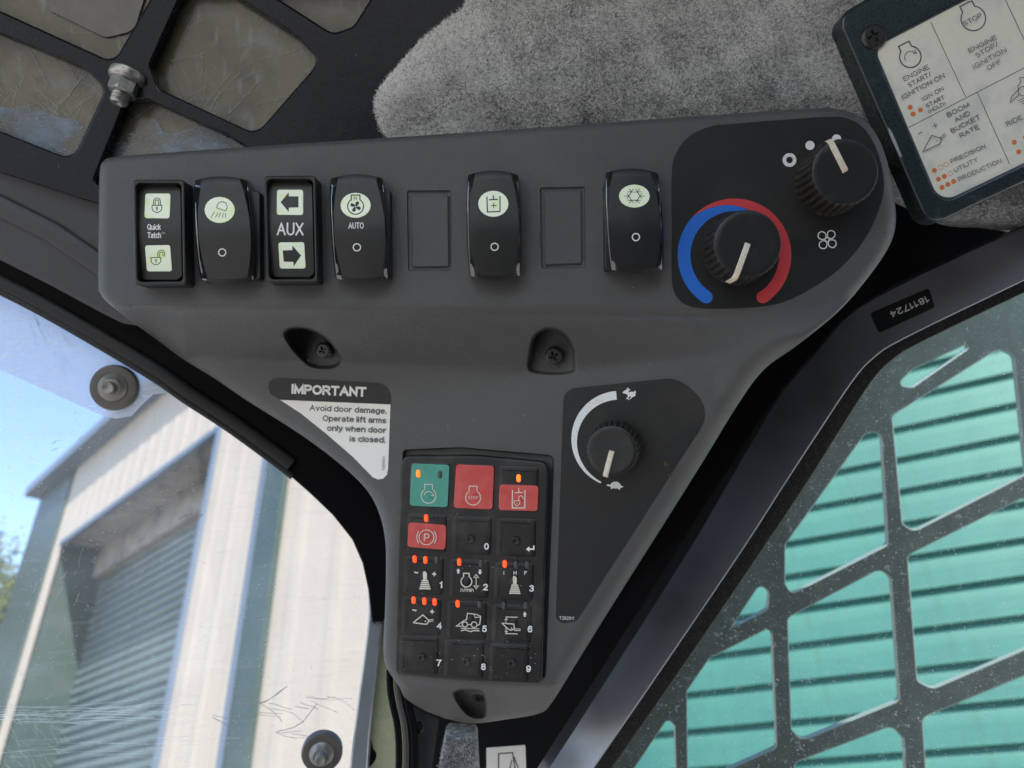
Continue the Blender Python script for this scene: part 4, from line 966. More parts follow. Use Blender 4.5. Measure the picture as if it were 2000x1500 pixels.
# ================================================================== ROOF GUARD (upper left)
rg = Thing("roof_guard", "dark navy steel roof guard with rounded openings, upper left of the console", "roof guard", ROOF(240, 170))
openings = [[(-60, -40, 10), (-60, -8, 5), (0, 21, 200), (222, 122, 26), (303, -18, 20), (330, -70, 10)],
            [(-60, 38, 10), (0, 64, 100), (160, 130, 60), (207, 172, 30), (142, 312, 28), (0, 256, 100), (-60, 232, 10)],
            [(358, -20, 10), (440, -20, 8), (570, 62, 70), (628, 116, 30), (500, 262, 32), (308, 172, 30), (292, 128, 22)],
            [(500, -30, 10), (650, 66, 30), (690, 52, 26), (742, -30, 10)],
            [(246, 196, 12), (290, 194, 20), (445, 265, 30), (500, 300, 30), (480, 360, 10), (180, 360, 10)]]
mb = MB(rg); plate(mb, [(-500, -420), (1260, -420), (1080, -110), (990, -20), (870, 90), (780, 190), (780, 420), (260, 420), (-110, 300), (-500, 130)], ROOF, 0.0, 0.007, 4, 0.0014, holes=[rpoly(o, 9) for o in openings])
mb.build("steel_plate", M['navy'])
mb = MB(rg); plate(mb, [(-500, -420), (1100, -420), (760, 420), (-110, 320), (-500, 150)], ROOF, -0.010, 0.004, step=60); mb.build("window_pane", M['roofpane'])
mb = MB(rg); plate(mb, rpoly([(90, -60, 5), (95, 20, 10), (205, 74, 30), (262, 60, 30), (300, -60, 5)], 6), ROOF, -0.0085, 0.0012, 1); mb.build("outer_hatch_pad", mat("hatch_pad", (0.15, 0.145, 0.13), 0.5, mottle=(60, (0.2, 0.19, 0.17), .4, .7)))
mb = MB(rg); plate(mb, spline([(-60, 205), (20, 212), (60, 205), (110, 228), (150, 236), (170, 270), (150, 330), (-60, 330)], 4), ROOF, -0.0090, 0.0006, step=20); mb.build("sky_glow_film", M['skyglow'])  # painted sky glow over the lower part of the pane
mb = MB(rg); plate(mb, spline([(200, 268), (250, 262), (300, 232), (330, 262), (420, 240), (500, 280), (500, 350), (180, 350)], 4), ROOF, -0.0090, 0.0006, step=20); mb.build("sky_glow_film", M['skyglow'])
HATCH_SCRATCH = [(-20, 90, 200, 230, 34, 70, 0.75, .7), (20, 120, 190, 260, 22, 50, 2.3, .6), (300, 20, 600, 220, 26, 60, -.5, .6), (200, 200, 420, 300, 22, 50, -.9, .6), (320, 100, 420, 200, 16, 40, 1.2, .7), (0, -10, 250, 90, 14, 60, .5, .6), (400, 120, 560, 230, 14, 60, 2.4, .7)]
# flange nut and stud
nut = bpy.data.objects.new("flange_nut", None); link(nut, rg.root)
C = ROOF(250, 152, 0); ax_ = (px3(233, 196, -0.040) - C).normalized(); e1 = ax_.cross(Vector((0, 0, 1))).normalized(); e1 = Vector((1, 0, 0)) - ax_ * ax_.x; e1.normalize(); e2 = ax_.cross(e1)
mb = MB(rg); lathe(mb, C, e1, e2, ax_, [(0.0092, -0.002), (0.0094, 0.0012), (0.0090, 0.002), (0.0078, 0.003)], 36)
mb.build("flange", M['zinc'], nut)
mb = MB(rg)
def hexr(rr, hh, a):
    q = (a - 0.35) % (math.pi / 3) - math.pi / 6; return min(rr, 0.0064 / math.cos(q))
lathe(mb, C, e1, e2, ax_, [(0.0078, 0.0025), (0.0076, 0.003), (0.0076, 0.0078), (0.0072, 0.0086), (0.0066, 0.0094), (0.0056, 0.0098)], 72, 0, hexr)
mb.build("hex_nut", M['zinc'], nut, angle=25)
mb = MB(rg); prof = []
for i in range(26):
    hh = 0.0092 + i * 0.00022; prof.append((0.0042 + 0.00028 * math.sin(i * math.pi / 2.2), hh))
prof += [(0.0039, 0.0152), (0.0032, 0.0156), (0.0018, 0.0154), (0.0008, 0.0146)]
lathe(mb, C, e1, e2, ax_, prof, 28); mb.build("threaded_stud", M['zinc'], nut, angle=60)

# ================================================================== FELT HEADLINER
FELT = ccw(spline([(930, -60), (905, 2), (868, 36), (820, 80), (775, 130), (738, 176), (726, 205), (727, 240), (742, 276), (820, 320), (1200, 330), (1600, 330), (1760, 370), (1830, 400), (1880, 423), (1960, 430), (2070, 428), (2120, 300), (2120, -60), (1500, -110), (1100, -100)], 4))
def felt_z(P):
    d, _ = dist(P, FELT); q = np.clip(1 - d / 60, 0, 1)
    u, v = P[:, 0], P[:, 1]
    z = -0.030 - 0.014 * (1 - np.sqrt(1 - q * q * .98))
    z = z + 0.0016 * np.sin(u * .013 + 1) * np.sin(v * .017 + u * .004) + 0.0008 * np.sin(u * .034) * np.sin(v * .041)
    z = z - 0.010 * sm((v - 130 + (1000 - u) * 0.03) / 160)
    return z
hl = Thing("headliner", "grey mottled felt headliner above the console", "headliner", px3(1200, 100, -0.03))
gx, gy = np.meshgrid(np.arange(715, 2125, 14.0), np.arange(-110, 440, 14.0)); G = np.stack([gx.ravel(), gy.ravel()], 1); G = G[inside(G, FELT)]; dd, _ = dist(G, FELT); G = G[dd > 4]
V, F = cdt([resample(FELT, 10), ], np.vstack([G]), lambda C: inside(C, FELT))
Zf = felt_z(V)
mb = MB(hl); mb.add([px3(a, b, z) for (a, b), z in zip(V, Zf)], F.tolist())
Fo = resample(FELT, 10); zo = felt_z(np.array(Fo)); R0 = [px3(a[0], a[1], z) for a, z in zip(Fo, zo)]; R1 = [p + Vector((0, 0, -0.02)) for p in R0]; n = len(R0)
mb.add(R0 + R1, [[i, n + i, n + (i + 1) % n, (i + 1) % n] for i in range(n)])
mb.build("felt_pad", M['felt'], angle=80)
def fibres(th, poly, zf, count, box, name, length=(0.0008, 0.0020), wid=0.000075, shift=0.0):
    P = np.stack([rng.uniform(box[0], box[2], count * 2), rng.uniform(box[1], box[3], count * 2)], 1); P = P[inside(P, poly)][:count]; n = len(P)
    z = zf(P); k = (D - z) / D; B = np.stack([(P[:, 0] - 1000) * S * k, (750 - P[:, 1]) * S * k, z], 1)
    a = rng.uniform(0, 2 * math.pi, n) * 0.8 + 0.9 * np.sin(P[:, 0] * .011 + P[:, 1] * .02) * 2 + 0.4; el = rng.uniform(0.05, 0.75, n)
    L = rng.uniform(*length, n)
    # direction mostly lying on the cloth
    dirs = np.stack([np.cos(a) * np.cos(el), np.sin(a) * np.cos(el), np.sin(el)], 1)
    side = np.stack([-np.sin(a), np.cos(a), np.zeros(n)], 1) * (wid * rng.uniform(.7, 1.5, n))[:, None]
    bend = np.cross(dirs, side); bend /= np.linalg.norm(bend, axis=1)[:, None] + 1e-12
    mid = B + dirs * (L * .5)[:, None] + np.stack([rng.normal(0, 1, n), rng.normal(0, 1, n), np.abs(rng.normal(0, 1, n))], 1) * (L * .10)[:, None]
    tip = B + dirs * L[:, None] + np.stack([rng.normal(0, 1, n), rng.normal(0, 1, n), -np.abs(rng.normal(0, .5, n))], 1) * (L * .22)[:, None]
    tip[:, 2] = np.maximum(tip[:, 2], z)
    Vv = np.stack([B - side, B + side, mid - side * .8, mid + side * .8, tip], 1).reshape(-1, 3) - np.array(th.base)
    idx = np.arange(n)[:, None] * 5
    loops_ = np.concatenate([idx + np.array([[0, 1, 3]]), idx + np.array([[0, 3, 2]]), idx + np.array([[2, 3, 4]])], 1).ravel()
    me = bpy.data.meshes.new(name); me.vertices.add(n * 5); me.vertices.foreach_set("co", Vv.ravel().astype(np.float32))
    me.loops.add(n * 9); me.loops.foreach_set("vertex_index", loops_.astype(np.int32)); me.polygons.add(n * 3)
    me.polygons.foreach_set("loop_start", np.arange(0, n * 9, 3, dtype=np.int32))
    # mottled patches, paler leftwards; shade near the console painted as darker fibres
    f1 = np.sin(P[:, 0] * .021 + 2 * np.sin(P[:, 1] * .013)) * np.sin(P[:, 1] * .027 + 1.5 * np.sin(P[:, 0] * .017)) + 0.7 * np.sin(P[:, 0] * .06 + P[:, 1] * .033) * np.sin(P[:, 1] * .071 - P[:, 0] * .022)
    f2 = np.sin(P[:, 0] * .19 + 3 * np.sin(P[:, 1] * .11)) * np.sin(P[:, 1] * .21 + 3 * np.sin(P[:, 0] * .13))
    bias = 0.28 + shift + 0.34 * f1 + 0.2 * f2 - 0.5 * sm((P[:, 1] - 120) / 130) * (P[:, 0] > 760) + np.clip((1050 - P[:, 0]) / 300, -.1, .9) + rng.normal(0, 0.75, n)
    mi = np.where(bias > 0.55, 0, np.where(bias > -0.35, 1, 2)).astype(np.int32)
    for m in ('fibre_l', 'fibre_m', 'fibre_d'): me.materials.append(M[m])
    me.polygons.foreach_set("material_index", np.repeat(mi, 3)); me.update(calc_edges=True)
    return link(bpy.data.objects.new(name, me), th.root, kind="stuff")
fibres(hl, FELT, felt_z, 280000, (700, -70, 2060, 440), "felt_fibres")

# ================================================================== INSTRUCTION PLAQUE (upper right)
pq = Thing("instruction_plaque", "dark framed instruction plaque with a cream pictogram sheet, upper right corner", "plaque", PLQ(1800, 200))
PO = rpoly([(1632, 34, 34), (1790, -62, 10), (2120, -190, 10), (2120, 300, 10), (1812, 444, 36)], 8)
mb = MB(pq)
SH = rpoly([(1712, 95, 22), (1878, 9), (2110, -110, 5), (2110, 262, 5), (1838, 392, 28)], 8)
plate(mb, PO, PLQ, 0.0018, 0.012, 7, 0.0022, holes=[inset(ccw(SH), -2.5)]); mb.build("frame", M['plaque'], angle=30)
mb = MB(pq); plate(mb, inset(ccw(SH), -6), PLQ, 0.0006, 0.001, step=20); mb.build("instruction_sheet", M['sheet'])
PS = lambda u, v, h=0.0: PLQ(u, v, 0.00064 + h)
k = Ink(pq, PS, 0.00002)
for a, b in (((1818, 43), (1886, 189)), ((1775, 249), (2060, 102)), ((1908, 179), (1972, 321)), ((1960, -8), (2030, 140))): k.line([a, b], 1.3)
k.build("divider_lines", M['inkblue'], pq.root)
k = Ink(pq, PS, 0.00002)
def rotsym(c, r, wd_):
    th = math.radians(-27); ca, sa = math.cos(th), math.sin(th); x0, y0 = c
    R = lambda x, y: (x0 + x * ca - y * sa, y0 + x * sa + y * ca)
    arc = [R(r * math.cos(t), -r * math.sin(t)) for t in np.linspace(math.radians(55), math.radians(-235), 24)]
    pts = [R(r * .55, -r * 1.35), R(r * .55, -r * .85)] + arc + [R(-r * .55, -r * .85), R(-r * .55, -r * 1.35)]
    k.line(pts, wd_, True)
rotsym((1778, 111), 21, 2.6); rotsym((1901, 36), 24, 2.4)
k.circ((1779, 112), 12, 1.5, 35, 215); k.line([(1786, 97), (1790, 104), (1783, 104.5)], 1.5)
for (s_, a, b, cp) in (("ENGINE", (1766.5, 159.5), (1816, 134), 9.5), ("START/", (1776, 171.5), (1820, 148), 9.5), ("IGNITION ON", (1764, 195), (1846.5, 151), 9.5), ("IGN ON", (1803.5, 198), (1844.5, 176), 8.5), ("START", (1810.5, 211.5), (1846, 193), 8.5),
                       ("(HOLD)", (1814.5, 222), (1848, 204), 7.5), ("BOOM", (1852, 229.5), (1894.5, 207.5), 9.5), ("AND", (1867, 239.5), (1896, 224), 9.5), ("BUCKET", (1859.5, 260.5), (1916, 231.5), 9.5), ("RATE", (1877, 270), (1913.5, 251), 9.5),
                       ("PRECISION", (1858.5, 319.5), (1926, 288.5), 8.5), ("UTILITY", (1866, 337), (1911, 314), 8.5), ("PRODUCTION", (1873.5, 354.5), (1957, 317), 8.5), ("RIDE CONTROL", (1967.5, 247), (2075, 196), 9.5),
                       ("ENGINE", (1894, 104), (1948, 76), 9.5), ("STOP/", (1908, 113.5), (1951, 89), 9.5), ("IGNITION", (1903, 135), (1967, 100.5), 9.5), ("OFF", (1930, 138), (1957, 123), 9.5), ("STOP", (1884, 51), (1919, 33), 9.5)):
    text(k, s_, a, b, cp, 0.008)
k.line([(1802, 297), (1819.5, 264.5), (1837, 269.5), (1838.5, 274), (1835, 281)], 1.6, True); k.line([(1836, 268.5), (1846, 260)], 1.3); k.line([(1838, 271.5), (1848, 263.5)], 1.3); k.dot((1830, 275), 1.2)
k.line([(1793, 262), (1801, 257.5)], 1.5); k.line([(1821.5, 247), (1830.5, 242.5)], 1.4); k.line([(1824, 240.5), (1828, 249)], 1.4)
k.line([(2010, 150), (1991, 152), (1994, 160), (1988, 168), (1990, 185), (1973, 200), (1976, 188), (1988, 176)], 1.4); k.circ((1998, 178), 9, 1.4)
for i in range(3): k.line([(1988 + 4 * i, 197 + i * 3), (2020, 183 + i * 5)], 1.2)
k.build("lettering", M['inkblue'], pq.root)
for c_ in ((1777.7, 209.6), (1783.5, 222.6), (1797.7, 214.8), (1825, 333), (1833, 350), (1844.5, 344.5), (1840, 366), (1851.4, 360), (1862.7, 354.4), (1981, 278), (1989.6, 296.5), (2003, 268)):
    k = Ink(pq, PS, 0.00002); k.dot(c_, 4.9); k.build("orange_dot", M['orange'], pq.root)
for c_ in ((1837, 327), (1848, 321.6), (1856, 339)):
    k = Ink(pq, PS, 0.00002); k.circ(c_, 4.4, 1); k.build("orange_ring", M['orange'], pq.root)
screw(pq, pq.root, PLQ(1706, 72, 0.002), PLQ.n, PLQ.ex, PLQ.ey, 0.0062, rot=0.5)
k = Ink(pq, lambda u, v, h=0: PLQ(u, v, 0.00185 + h), 0.00002); k.poly([(1734, 248), (1740, 254), (1750, 275), (1758, 296), (1763, 308), (1757, 305), (1745, 280), (1737, 262)]); k.build("scuff", M['pscuff'], pq.root)

# ================================================================== DOOR (left)
dr = Thing("cab_door", "cab door with a scratched clear pane and black rubber edged frame at the left", "door", DOOR(500, 1100))
GE = [(-500, 320), (-80, 532), (0, 572), (76, 611), (190, 676), (300, 742), (360, 784), (440, 836), (520, 894), (572, 934), (606, 964), (650, 1006), (688, 1054), (708, 1100), (719, 1150), (726, 1214)]
fr_poly = GE + [(746, 1216), (775, 1180), (800, 1060), (760, 900), (640, 760), (500, 640), (380, 560), (240, 500), (100, 480), (0, 440), (-80, 400), (-500, 190)]
mb = MB(dr); plate(mb, fr_poly, DOOR, 0.012, 0.030, 3, 0.002, step=30); mb.build("door_frame", M['frameblack'], angle=30)
ge = spline(GE[:11], 4, False)
mb = MB(dr); tube(mb, [DOOR(u, v - 3, 0.0125) for u, v in ge[:37]], 0.0021, 12); mb.build("rubber_bulb_seal", M['rubber'])
mb = MB(dr); tube(mb, [DOOR(u + 8, v - 17, 0.0135) for u, v in ge[:36]], 0.0042, 14, squash=0.6); mb.build("rubber_trim", M['rubber'])
PN = [(-500, 280), (-120, 480), (250, 640), (600, 880), (760, 1080), (748, 1214), (735, 1330), (712, 1620), (-500, 1620)]
mb = MB(dr); plate(mb, PN, DOOR, 0.0, 0.0, step=60); mb.build("door_pane", M['doorpane'])
mb = MB(dr); plate(mb, [(-500, 280), (-120, 480), (300, 640), (420, 770), (350, 766), (300, 770), (276, 792), (258, 812), (228, 818), (198, 811), (0, 722), (-120, 668), (-500, 500)], DOOR, 0.0012, 0.0, step=30); mb.build("frosted_strip", M['stripfilm'])
mb = MB(dr); plate(mb, spline([(676, 1028), (706, 1064), (722, 1110), (728, 1160), (729, 1215), (746, 1216), (744, 1240), (722, 1440), (712, 1560), (680, 1560), (690, 1440), (715, 1250), (720, 1180), (714, 1120), (698, 1075)], 3), DOOR, 0.004, 0.010, 3.5, 0.0016, step=20); mb.build("aluminium_edge", M['chrome'], angle=50)
def door_bolt(c, r_px):
    o = bpy.data.objects.new("fastener", None); link(o, dr.root)
    C = DOOR(c[0], c[1], 0.002); r = r_px * S * (D - C.z) / D
    mb = MB(dr); lathe(mb, C - DOOR.n * 0.003, DOOR.ex, DOOR.ey, DOOR.n, [(r * 1.02, 0), (r * 1.04, 0.004), (r * .98, 0.0058), (r * .8, 0.0062), (r * .62, 0.0058)], 40); mb.build("rubber_washer", mat("washer_rubber", (0.06, 0.055, 0.05), 0.45, bump=(400, 0.0001, 2), mottle=(60, (0.09, 0.08, 0.07), .4, .7)) if 'washer' not in M else M['washer'], o)
    mb = MB(dr); lathe(mb, C, DOOR.ex, DOOR.ey, DOOR.n, [(r * .64, 0.002), (r * .62, 0.0036), (r * .5, 0.0048), (r * .42, 0.0062), (r * .40, 0.0066)], 40, 0, lambda rr, hh, a: rr * (1 + .03 * math.cos(6 * a)) if hh > .004 else rr); mb.build("flange_nut", M['boltgrey'], o, angle=30)
    mb = MB(dr); lathe(mb, C, DOOR.ex, DOOR.ey, DOOR.n, [(r * .27, 0.005), (r * .27, 0.0108), (r * .23, 0.0114), (r * .15, 0.0112), (r * .06, 0.0108)], 28); mb.build("stud", M['boltgrey'], o, angle=40)
M['washer'] = mat("washer_rubber", (0.09, 0.08, 0.072), 0.42, bump=(400, 0.0001, 2), mottle=(60, (0.13, 0.115, 0.10), .4, .7))
M['boltgrey'] = mat("bolt_zinc_dull", (0.26, 0.25, 0.23), 0.4, 0.5, metal=0.4, bump=(500, 0.00005, 2))
door_bolt((224, 757), 43); door_bolt((629, 1468), 38)
# scratches in the pane, as fine raised flakes
def scratches(name, m, specs, th=None, surf=None, wob=0.18, wob0=0.12):
    th = th or dr; k = Ink(th, surf or DOOR, 0.0004)
    for (x0, y0, x1, y1, n, ln, slope, wd_) in specs:
        for _ in range(n):
            x = random.uniform(x0, x1); y = random.uniform(y0, y1); pts = [(x, y)]; a = slope + random.gauss(0, wob0)
            for j in range(random.randint(2, 6)):
                st = ln * random.uniform(.1, .4); x += st * math.cos(a); y += st * math.sin(a); pts.append((x, y)); a += random.gauss(0, wob)
            hh = k.h; k.line(pts, wd_ * random.uniform(.4, 1.2)); k.h = hh + 0.0000004
    o = k.build(name, m, th.root); o['kind'] = "stuff"; return o
scratches("pale_scratches", M['scratch'], [(-40, 1380, 240, 1400, 22, 110, -0.02, 1.0), (-40, 1396, 200, 1414, 20, 90, -0.03, 1.2), (-30, 1446, 260, 1480, 20, 90, -0.05, 0.8), (180, 1374, 350, 1396, 16, 60, -0.02, 0.9), (280, 1440, 400, 1455, 7, 50, 0, .8)], wob=0.03, wob0=0.03)
scratches("pale_nicks", M['scratch'], [(0, 1380, 110, 1500, 40, 26, 0.9, 0.6), (0, 1080, 300, 1380, 16, 12, 2.2, 0.6), (100, 1050, 170, 1180, 10, 22, 2.0, 0.8)])
scratches("dark_scratches", M['scuff'], [(440, 1362, 530, 1395, 7, 60, 0.05, 1.3), (412, 1396, 420, 1402, 2, 80, 0.35, 1.2), (575, 1358, 660, 1380, 6, 60, 0.3, 1.2), (530, 1425, 560, 1432, 3, 60, -.05, 1.2), (345, 1010, 385, 1036, 7, 14, -0.5, 2.4), (55, 600, 75, 640, 6, 60, 1.15, 0.8), (95, 640, 135, 700, 6, 55, 1.2, 0.8), (60, 850, 160, 880, 5, 14, -.3, .9), (520, 1430, 600, 1440, 3, 30, .1, .8)])

scratches("hatch_scratches", M['hatchscratch'], HATCH_SCRATCH, rg, lambda u, v, h=0: ROOF(u, v, -0.0099 + h), 0.08, 0.25)

# trim panel between roof guard and door
tp = Thing("header_trim", "dark grey textured trim panel running behind the left end of the console", "trim panel", px3(100, 420, -0.06))
TRM = Flat(-0.075, -0.03, 0.10)
mb = MB(tp); plate(mb, [(-500, 110), (-110, 262), (0, 303), (60, 322), (195, 352), (290, 372), (290, 640), (240, 632), (200, 612), (100, 558), (0, 508), (-110, 452), (-500, 250)], TRM, 0.0, 0.03, 7, 0.0025, step=30); mb.build("panel", M['trim'], angle=60)
mb = MB(tp); tube(mb, [TRM(u, v, 0.001) for u, v in [(-500, 170), (-110, 360), (0, 402), (100, 452), (200, 520), (260, 575)]], 0.006, 16, squash=0.35); mb.build("moulded_rib", M['trim'])

# ================================================================== CAB PILLAR, SIDE WINDOW, SIDE GUARD
cp = Thing("cab_pillar", "black painted cab pillar with a small serial number label, right of the console", "pillar", SIDE(1450, 950))
INN = Flat(-0.137, 0.18, 0.02)
mb = MB(cp); plate(mb, [(500, 560), (800, 300), (1500, 260), (1800, 330), (2100, 380), (2100, 470), (1865, 530), (1700, 640), (1620, 760), (1400, 1060), (1220, 1330), (1090, 1560), (830, 1600), (800, 1400), (770, 1250), (760, 1040), (640, 840)], INN, 0.0, 0.003, 2, step=40); mb.build("inner_panel", M['inner'])
PIL = Flat(-0.259, 0.941, -0.605)
L2 = [(2100, 402), (1865, 504), (1677, 601), (1599, 682), (1520, 776), (1424, 938), (1348, 1068), (1200, 1302), (1072, 1500), (1010, 1600)]
L3 = [(2100, 500), (2000, 548), (1767, 661), (1706, 700), (1666, 744), (1600, 843), (1530, 950), (1449, 1076), (1300, 1296), (1160, 1500), (1092, 1600)]
pf = spline(L2, 4, False) + spline(L3, 4, False)[::-1]
mb = MB(cp); plate(mb, pf, PIL, 0.0, 0.02, 2.2, 0.0010, step=30); mb.build("pillar_face", M['pillar'], angle=30)
PP = lambda u, v, h=0.0: PIL(u, v, 0.00003 + h)
mb = MB(cp); plate(mb, rpoly([(1699, 612, 6), (1814, 562, 6), (1826, 600, 6), (1716, 651, 6)], 4), PIL, 0.0003, 0.0003, 0.6); sl_ = mb.build("serial_label", M['serial'])
k = Ink(cp, PP, 0.0004); text(k, "1811724", (1811, 577), (1737, 609), 12.5, 0.01)
k.mb.v = k.mb.v; o = k.build("lettering", M['white'], sl_)
LL4 = [(2100, 524), (2000, 572), (1800, 668), (1742, 704), (1702, 746), (1640, 842), (1576, 944), (1450, 1132), (1320, 1322), (1196, 1500), (1124, 1600)]
sw_ = Thing("side_window", "green tinted dusty side window pane right of the pillar", "window", SIDE(1600, 1200))
mb = MB(sw_); plate(mb, spline(L3, 3, False) + spline(LL4, 3, False)[::-1], SIDE, 0.008, 0.012, 2, 0.001, step=24); mb.build("window_seal", M['seal'])
mb = MB(sw_); plate(mb, [(2120, 480), (1720, 640), (1540, 860), (1080, 1600), (2120, 1600)], SIDE, 0.0, 0.0, step=80); mb.build("glass_pane", M['sidepane'])
GRD = Flat(-0.140, -0.5, 0.0)
sg = Thing("side_guard", "dusty dark steel side guard with slanted rounded openings outside the side window", "window guard", GRD(1700, 1100))
go = [[(1752, 752, 9), (1782, 722, 20), (1925, 656, 4), (1782, 756, 9)],
      [(1743, 812, 13), (1950, 682, 20), (1980, 694, 18), (2004, 926, 16), (1784, 1038, 22), (1763, 1022, 10)],
      [(1694, 842, 22), (1722, 848, 14), (1734, 1064, 12), (1546, 1160, 16), (1534, 1140, 10), (1534, 1064, 10)],
      [(1773, 1085, 14), (1995, 974, 20), (2030, 980, 10), (2044, 1250, 10), (1822, 1345, 22), (1792, 1330, 12)],
      [(1539, 1207, 13), (1718, 1112, 20), (1740, 1128, 18), (1757, 1368, 14), (1566, 1446, 24), (1546, 1424, 12)],
      [(1427, 1228), (1484, 1142, 12), (1502, 1156, 12), (1499, 1190, 14)],
      [(1386, 1286, 8), (1500, 1228, 20), (1508, 1240, 14), (1517, 1460, 12), (1424, 1502, 20), (1344, 1560, 5), (1342, 1350, 8)],
      [(1200, 1560), (1304, 1404, 12), (1318, 1418, 12), (1322, 1560)],
      [(1802, 1402, 14), (2040, 1304, 10), (2060, 1620, 10), (1816, 1620, 10)],
      [(1552, 1490, 14), (1742, 1418, 20), (1766, 1446, 18), (1772, 1620, 5), (1556, 1620, 5)],
      [(2030, 640, 12), (2120, 600), (2120, 880), (2056, 900, 14)]]
mb = MB(sg); plate(mb, [(2160, 440), (1600, 560), (1400, 900), (1000, 1660), (2160, 1660)], GRD, 0.0, 0.005, 1.8, 0.0008, holes=[rpoly(o, 8) for o in go], side_m=1); mb.build("steel_plate", [M['guard'], M['guardedge']], angle=30)

# ================================================================== small things under the console
fp = Thing("felt_strip", "small grey felt strip at the bottom edge below the keypad", "felt strip", px3(895, 1470, -0.075))
FS = ccw(rpoly([(868, 1436, 12), (930, 1440, 10), (936, 1560, 8), (846, 1560, 8)], 5)); fz = lambda P: -0.068 - 0.006 * np.clip(1 - dist(P, FS)[0] / 12, 0, 1) ** 2
mb = MB(fp); plate(mb, FS, lambda u, v, h=0: px3(u, v, -0.070 + h), 0.0, 0.02, 8, 0.004); mb.build("felt_body", M['felt'])
fibres(fp, FS, fz, 7000, (840, 1430, 940, 1540), "felt_fibres", shift=-1.3)
st = Thing("seat_decal", "white square decal with a seat outline at the bottom edge", "decal", INN(990, 1490))
mb = MB(st); plate(mb, rpoly([(950, 1461, 2), (1026, 1455, 2), (1030, 1560, 2), (950, 1560, 2)], 3), INN, 0.0006, 0.0004, 0.6); mb.build("sticker", M['label'])
k = Ink(st, INN, 0.00065); k.line([(973, 1540), (974, 1472), (1001, 1470), (1006, 1500), (1010, 1540)], 2.4); k.line([(1000, 1484), (996, 1500), (996, 1520)], 2); k.line([(1004, 1478), (1012, 1500)], 2.2); k.build("seat_symbol", M['ink'], st.root)
br = Thing("bracket", "dark plastic bracket with a round hole between the hose and the felt strip", "bracket", px3(825, 1430, -0.08))
mb = MB(br); plate(mb, rpoly([(790, 1370, 6), (858, 1404, 6), (836, 1560, 4), (800, 1560, 4)], 4), lambda u, v, h=0: px3(u, v, -0.085 + h), 0, 0.004, 2, holes=[[(819 + 8 * math.cos(a), 1420 + 13 * math.sin(a)) for a in np.linspace(0, 2 * math.pi, 16, False)]]); mb.build("bracket_plate", M['trim'])
hs = Thing("rubber_gasket", "black rubber gasket strip hanging below the left corner of the console", "gasket", px3(775, 1420, -0.07))
for nm, off, r, m in (("gasket_lip", 0, 0.0020, 'frameblack'), ("gasket_bead", 15, 0.0019, 'gasket'), ("gasket_backing", 30, 0.0024, 'frameblack')):
    if m == 'gasket': M['gasket'] = mat("gasket_satin", (0.05, 0.05, 0.052), 0.3, 0.6)
    mb = MB(hs); tube(mb, [px3(u + off, v, -0.072) for u, v in spline([(761, 1310), (762, 1345), (768, 1380), (775, 1410), (779, 1450), (779, 1500), (777, 1560)], 4, False)], r, 12); mb.build(nm, M[m])
ms = Thing("outside_green_strip", "green sheet standing in for the greenery outside, between the aluminium door edge and the gasket", "sheet", DOOR(755, 1420))
mb = MB(ms); plate(mb, [(746, 1200), (790, 1200), (790, 1560), (700, 1560), (735, 1330)], DOOR, -0.004, 0.002, step=20); mb.build("sheet", M['outgreen'])  # flat sheet added in place of blurred greenery beyond the gap
mb = MB(ms); plate(mb, spline([(722, 1436), (729, 1462), (735, 1472), (732, 1486), (720, 1500), (716, 1500), (718, 1460)], 3), DOOR, -0.0035, 0.0004); mb.build("dark_blotch", M['frameblack'])  # small dark blotch set on the green sheet

# ================================================================== OUTSIDE
def wray(u, v): return RC @ Vector(((u - 1000), (750 - v), -FPX)).normalized()
class Wall:
    """vertical wall frame in the world: a to the right, y inwards (away from the camera), z up"""
    def __init__(s, d, uv, distance):
        s.d = Vector((d[0], d[1], 0)).normalized(); r = wray(*uv); s.P = r * (distance / math.hypot(r.x, r.y)); s.n = Vector((-s.d.y, s.d.x, 0))
        if s.n.dot(s.P) < 0: s.n = -s.n
        s.o = Vector((s.P.x, s.P.y, GROUND)); s.W = Matrix.Translation(s.o) @ Matrix((s.d, s.n, Vector((0, 0, 1)))).transposed().to_4x4()
    def at(s, u, v, depth=0.0):
        r = wray(u, v); t = ((s.o + s.n * depth) - Vector((0, 0, 0))).dot(s.n) / r.dot(s.n); p = r * t - s.o
        return p.dot(s.d), p.z
def boxes(name, bxs, m, parent, label=None, kind=None, bev=0.0):
    mb = MB(None)
    for (x0, x1, y0, y1, z0, z1) in bxs:
        vs = [Vector((x, y, z)) for z in (z0, z1) for y in (y0, y1) for x in (x0, x1)]
        mb.add(vs, [[0, 2, 3, 1], [4, 5, 7, 6], [0, 1, 5, 4], [2, 6, 7, 3], [0, 4, 6, 2], [1, 3, 7, 5]])
    return mb.build(name, m, parent, label, kind, smooth=False)
A = Wall((0.734, -0.679), (430, 1200), 6.0)
a_l, z1 = A.at(84, 975); _, z2 = A.at(345, 745); zE = (z1 + z2) / 2
a_wl, _ = A.at(133, 975); a_ol, zo1 = A.at(128, 1045); a_ol2, _ = A.at(70, 1240); a_or, zo2 = A.at(428, 858); a_or2, _ = A.at(366, 1200); a_cr, _ = A.at(486, 1200); a_gr, _ = A.at(530, 1200)
zO = (zo1 + zo2) / 2; print("shed", a_l, a_wl, a_ol, a_ol2, a_or, a_or2, a_cr, a_gr, z1, z2, zo1, zo2)
a_ol = (a_ol + a_ol2) / 2; a_or = (a_or + a_or2) / 2; aR = A.at(1050, 1100)[0]
sh = Thing("storage_shed", "cream and green steel shed with a roller shutter, seen through the cab door", "shed", (0, 0, 0), world=A.W); sh.base = Vector((0, 0, 0)); R_ = sh.root
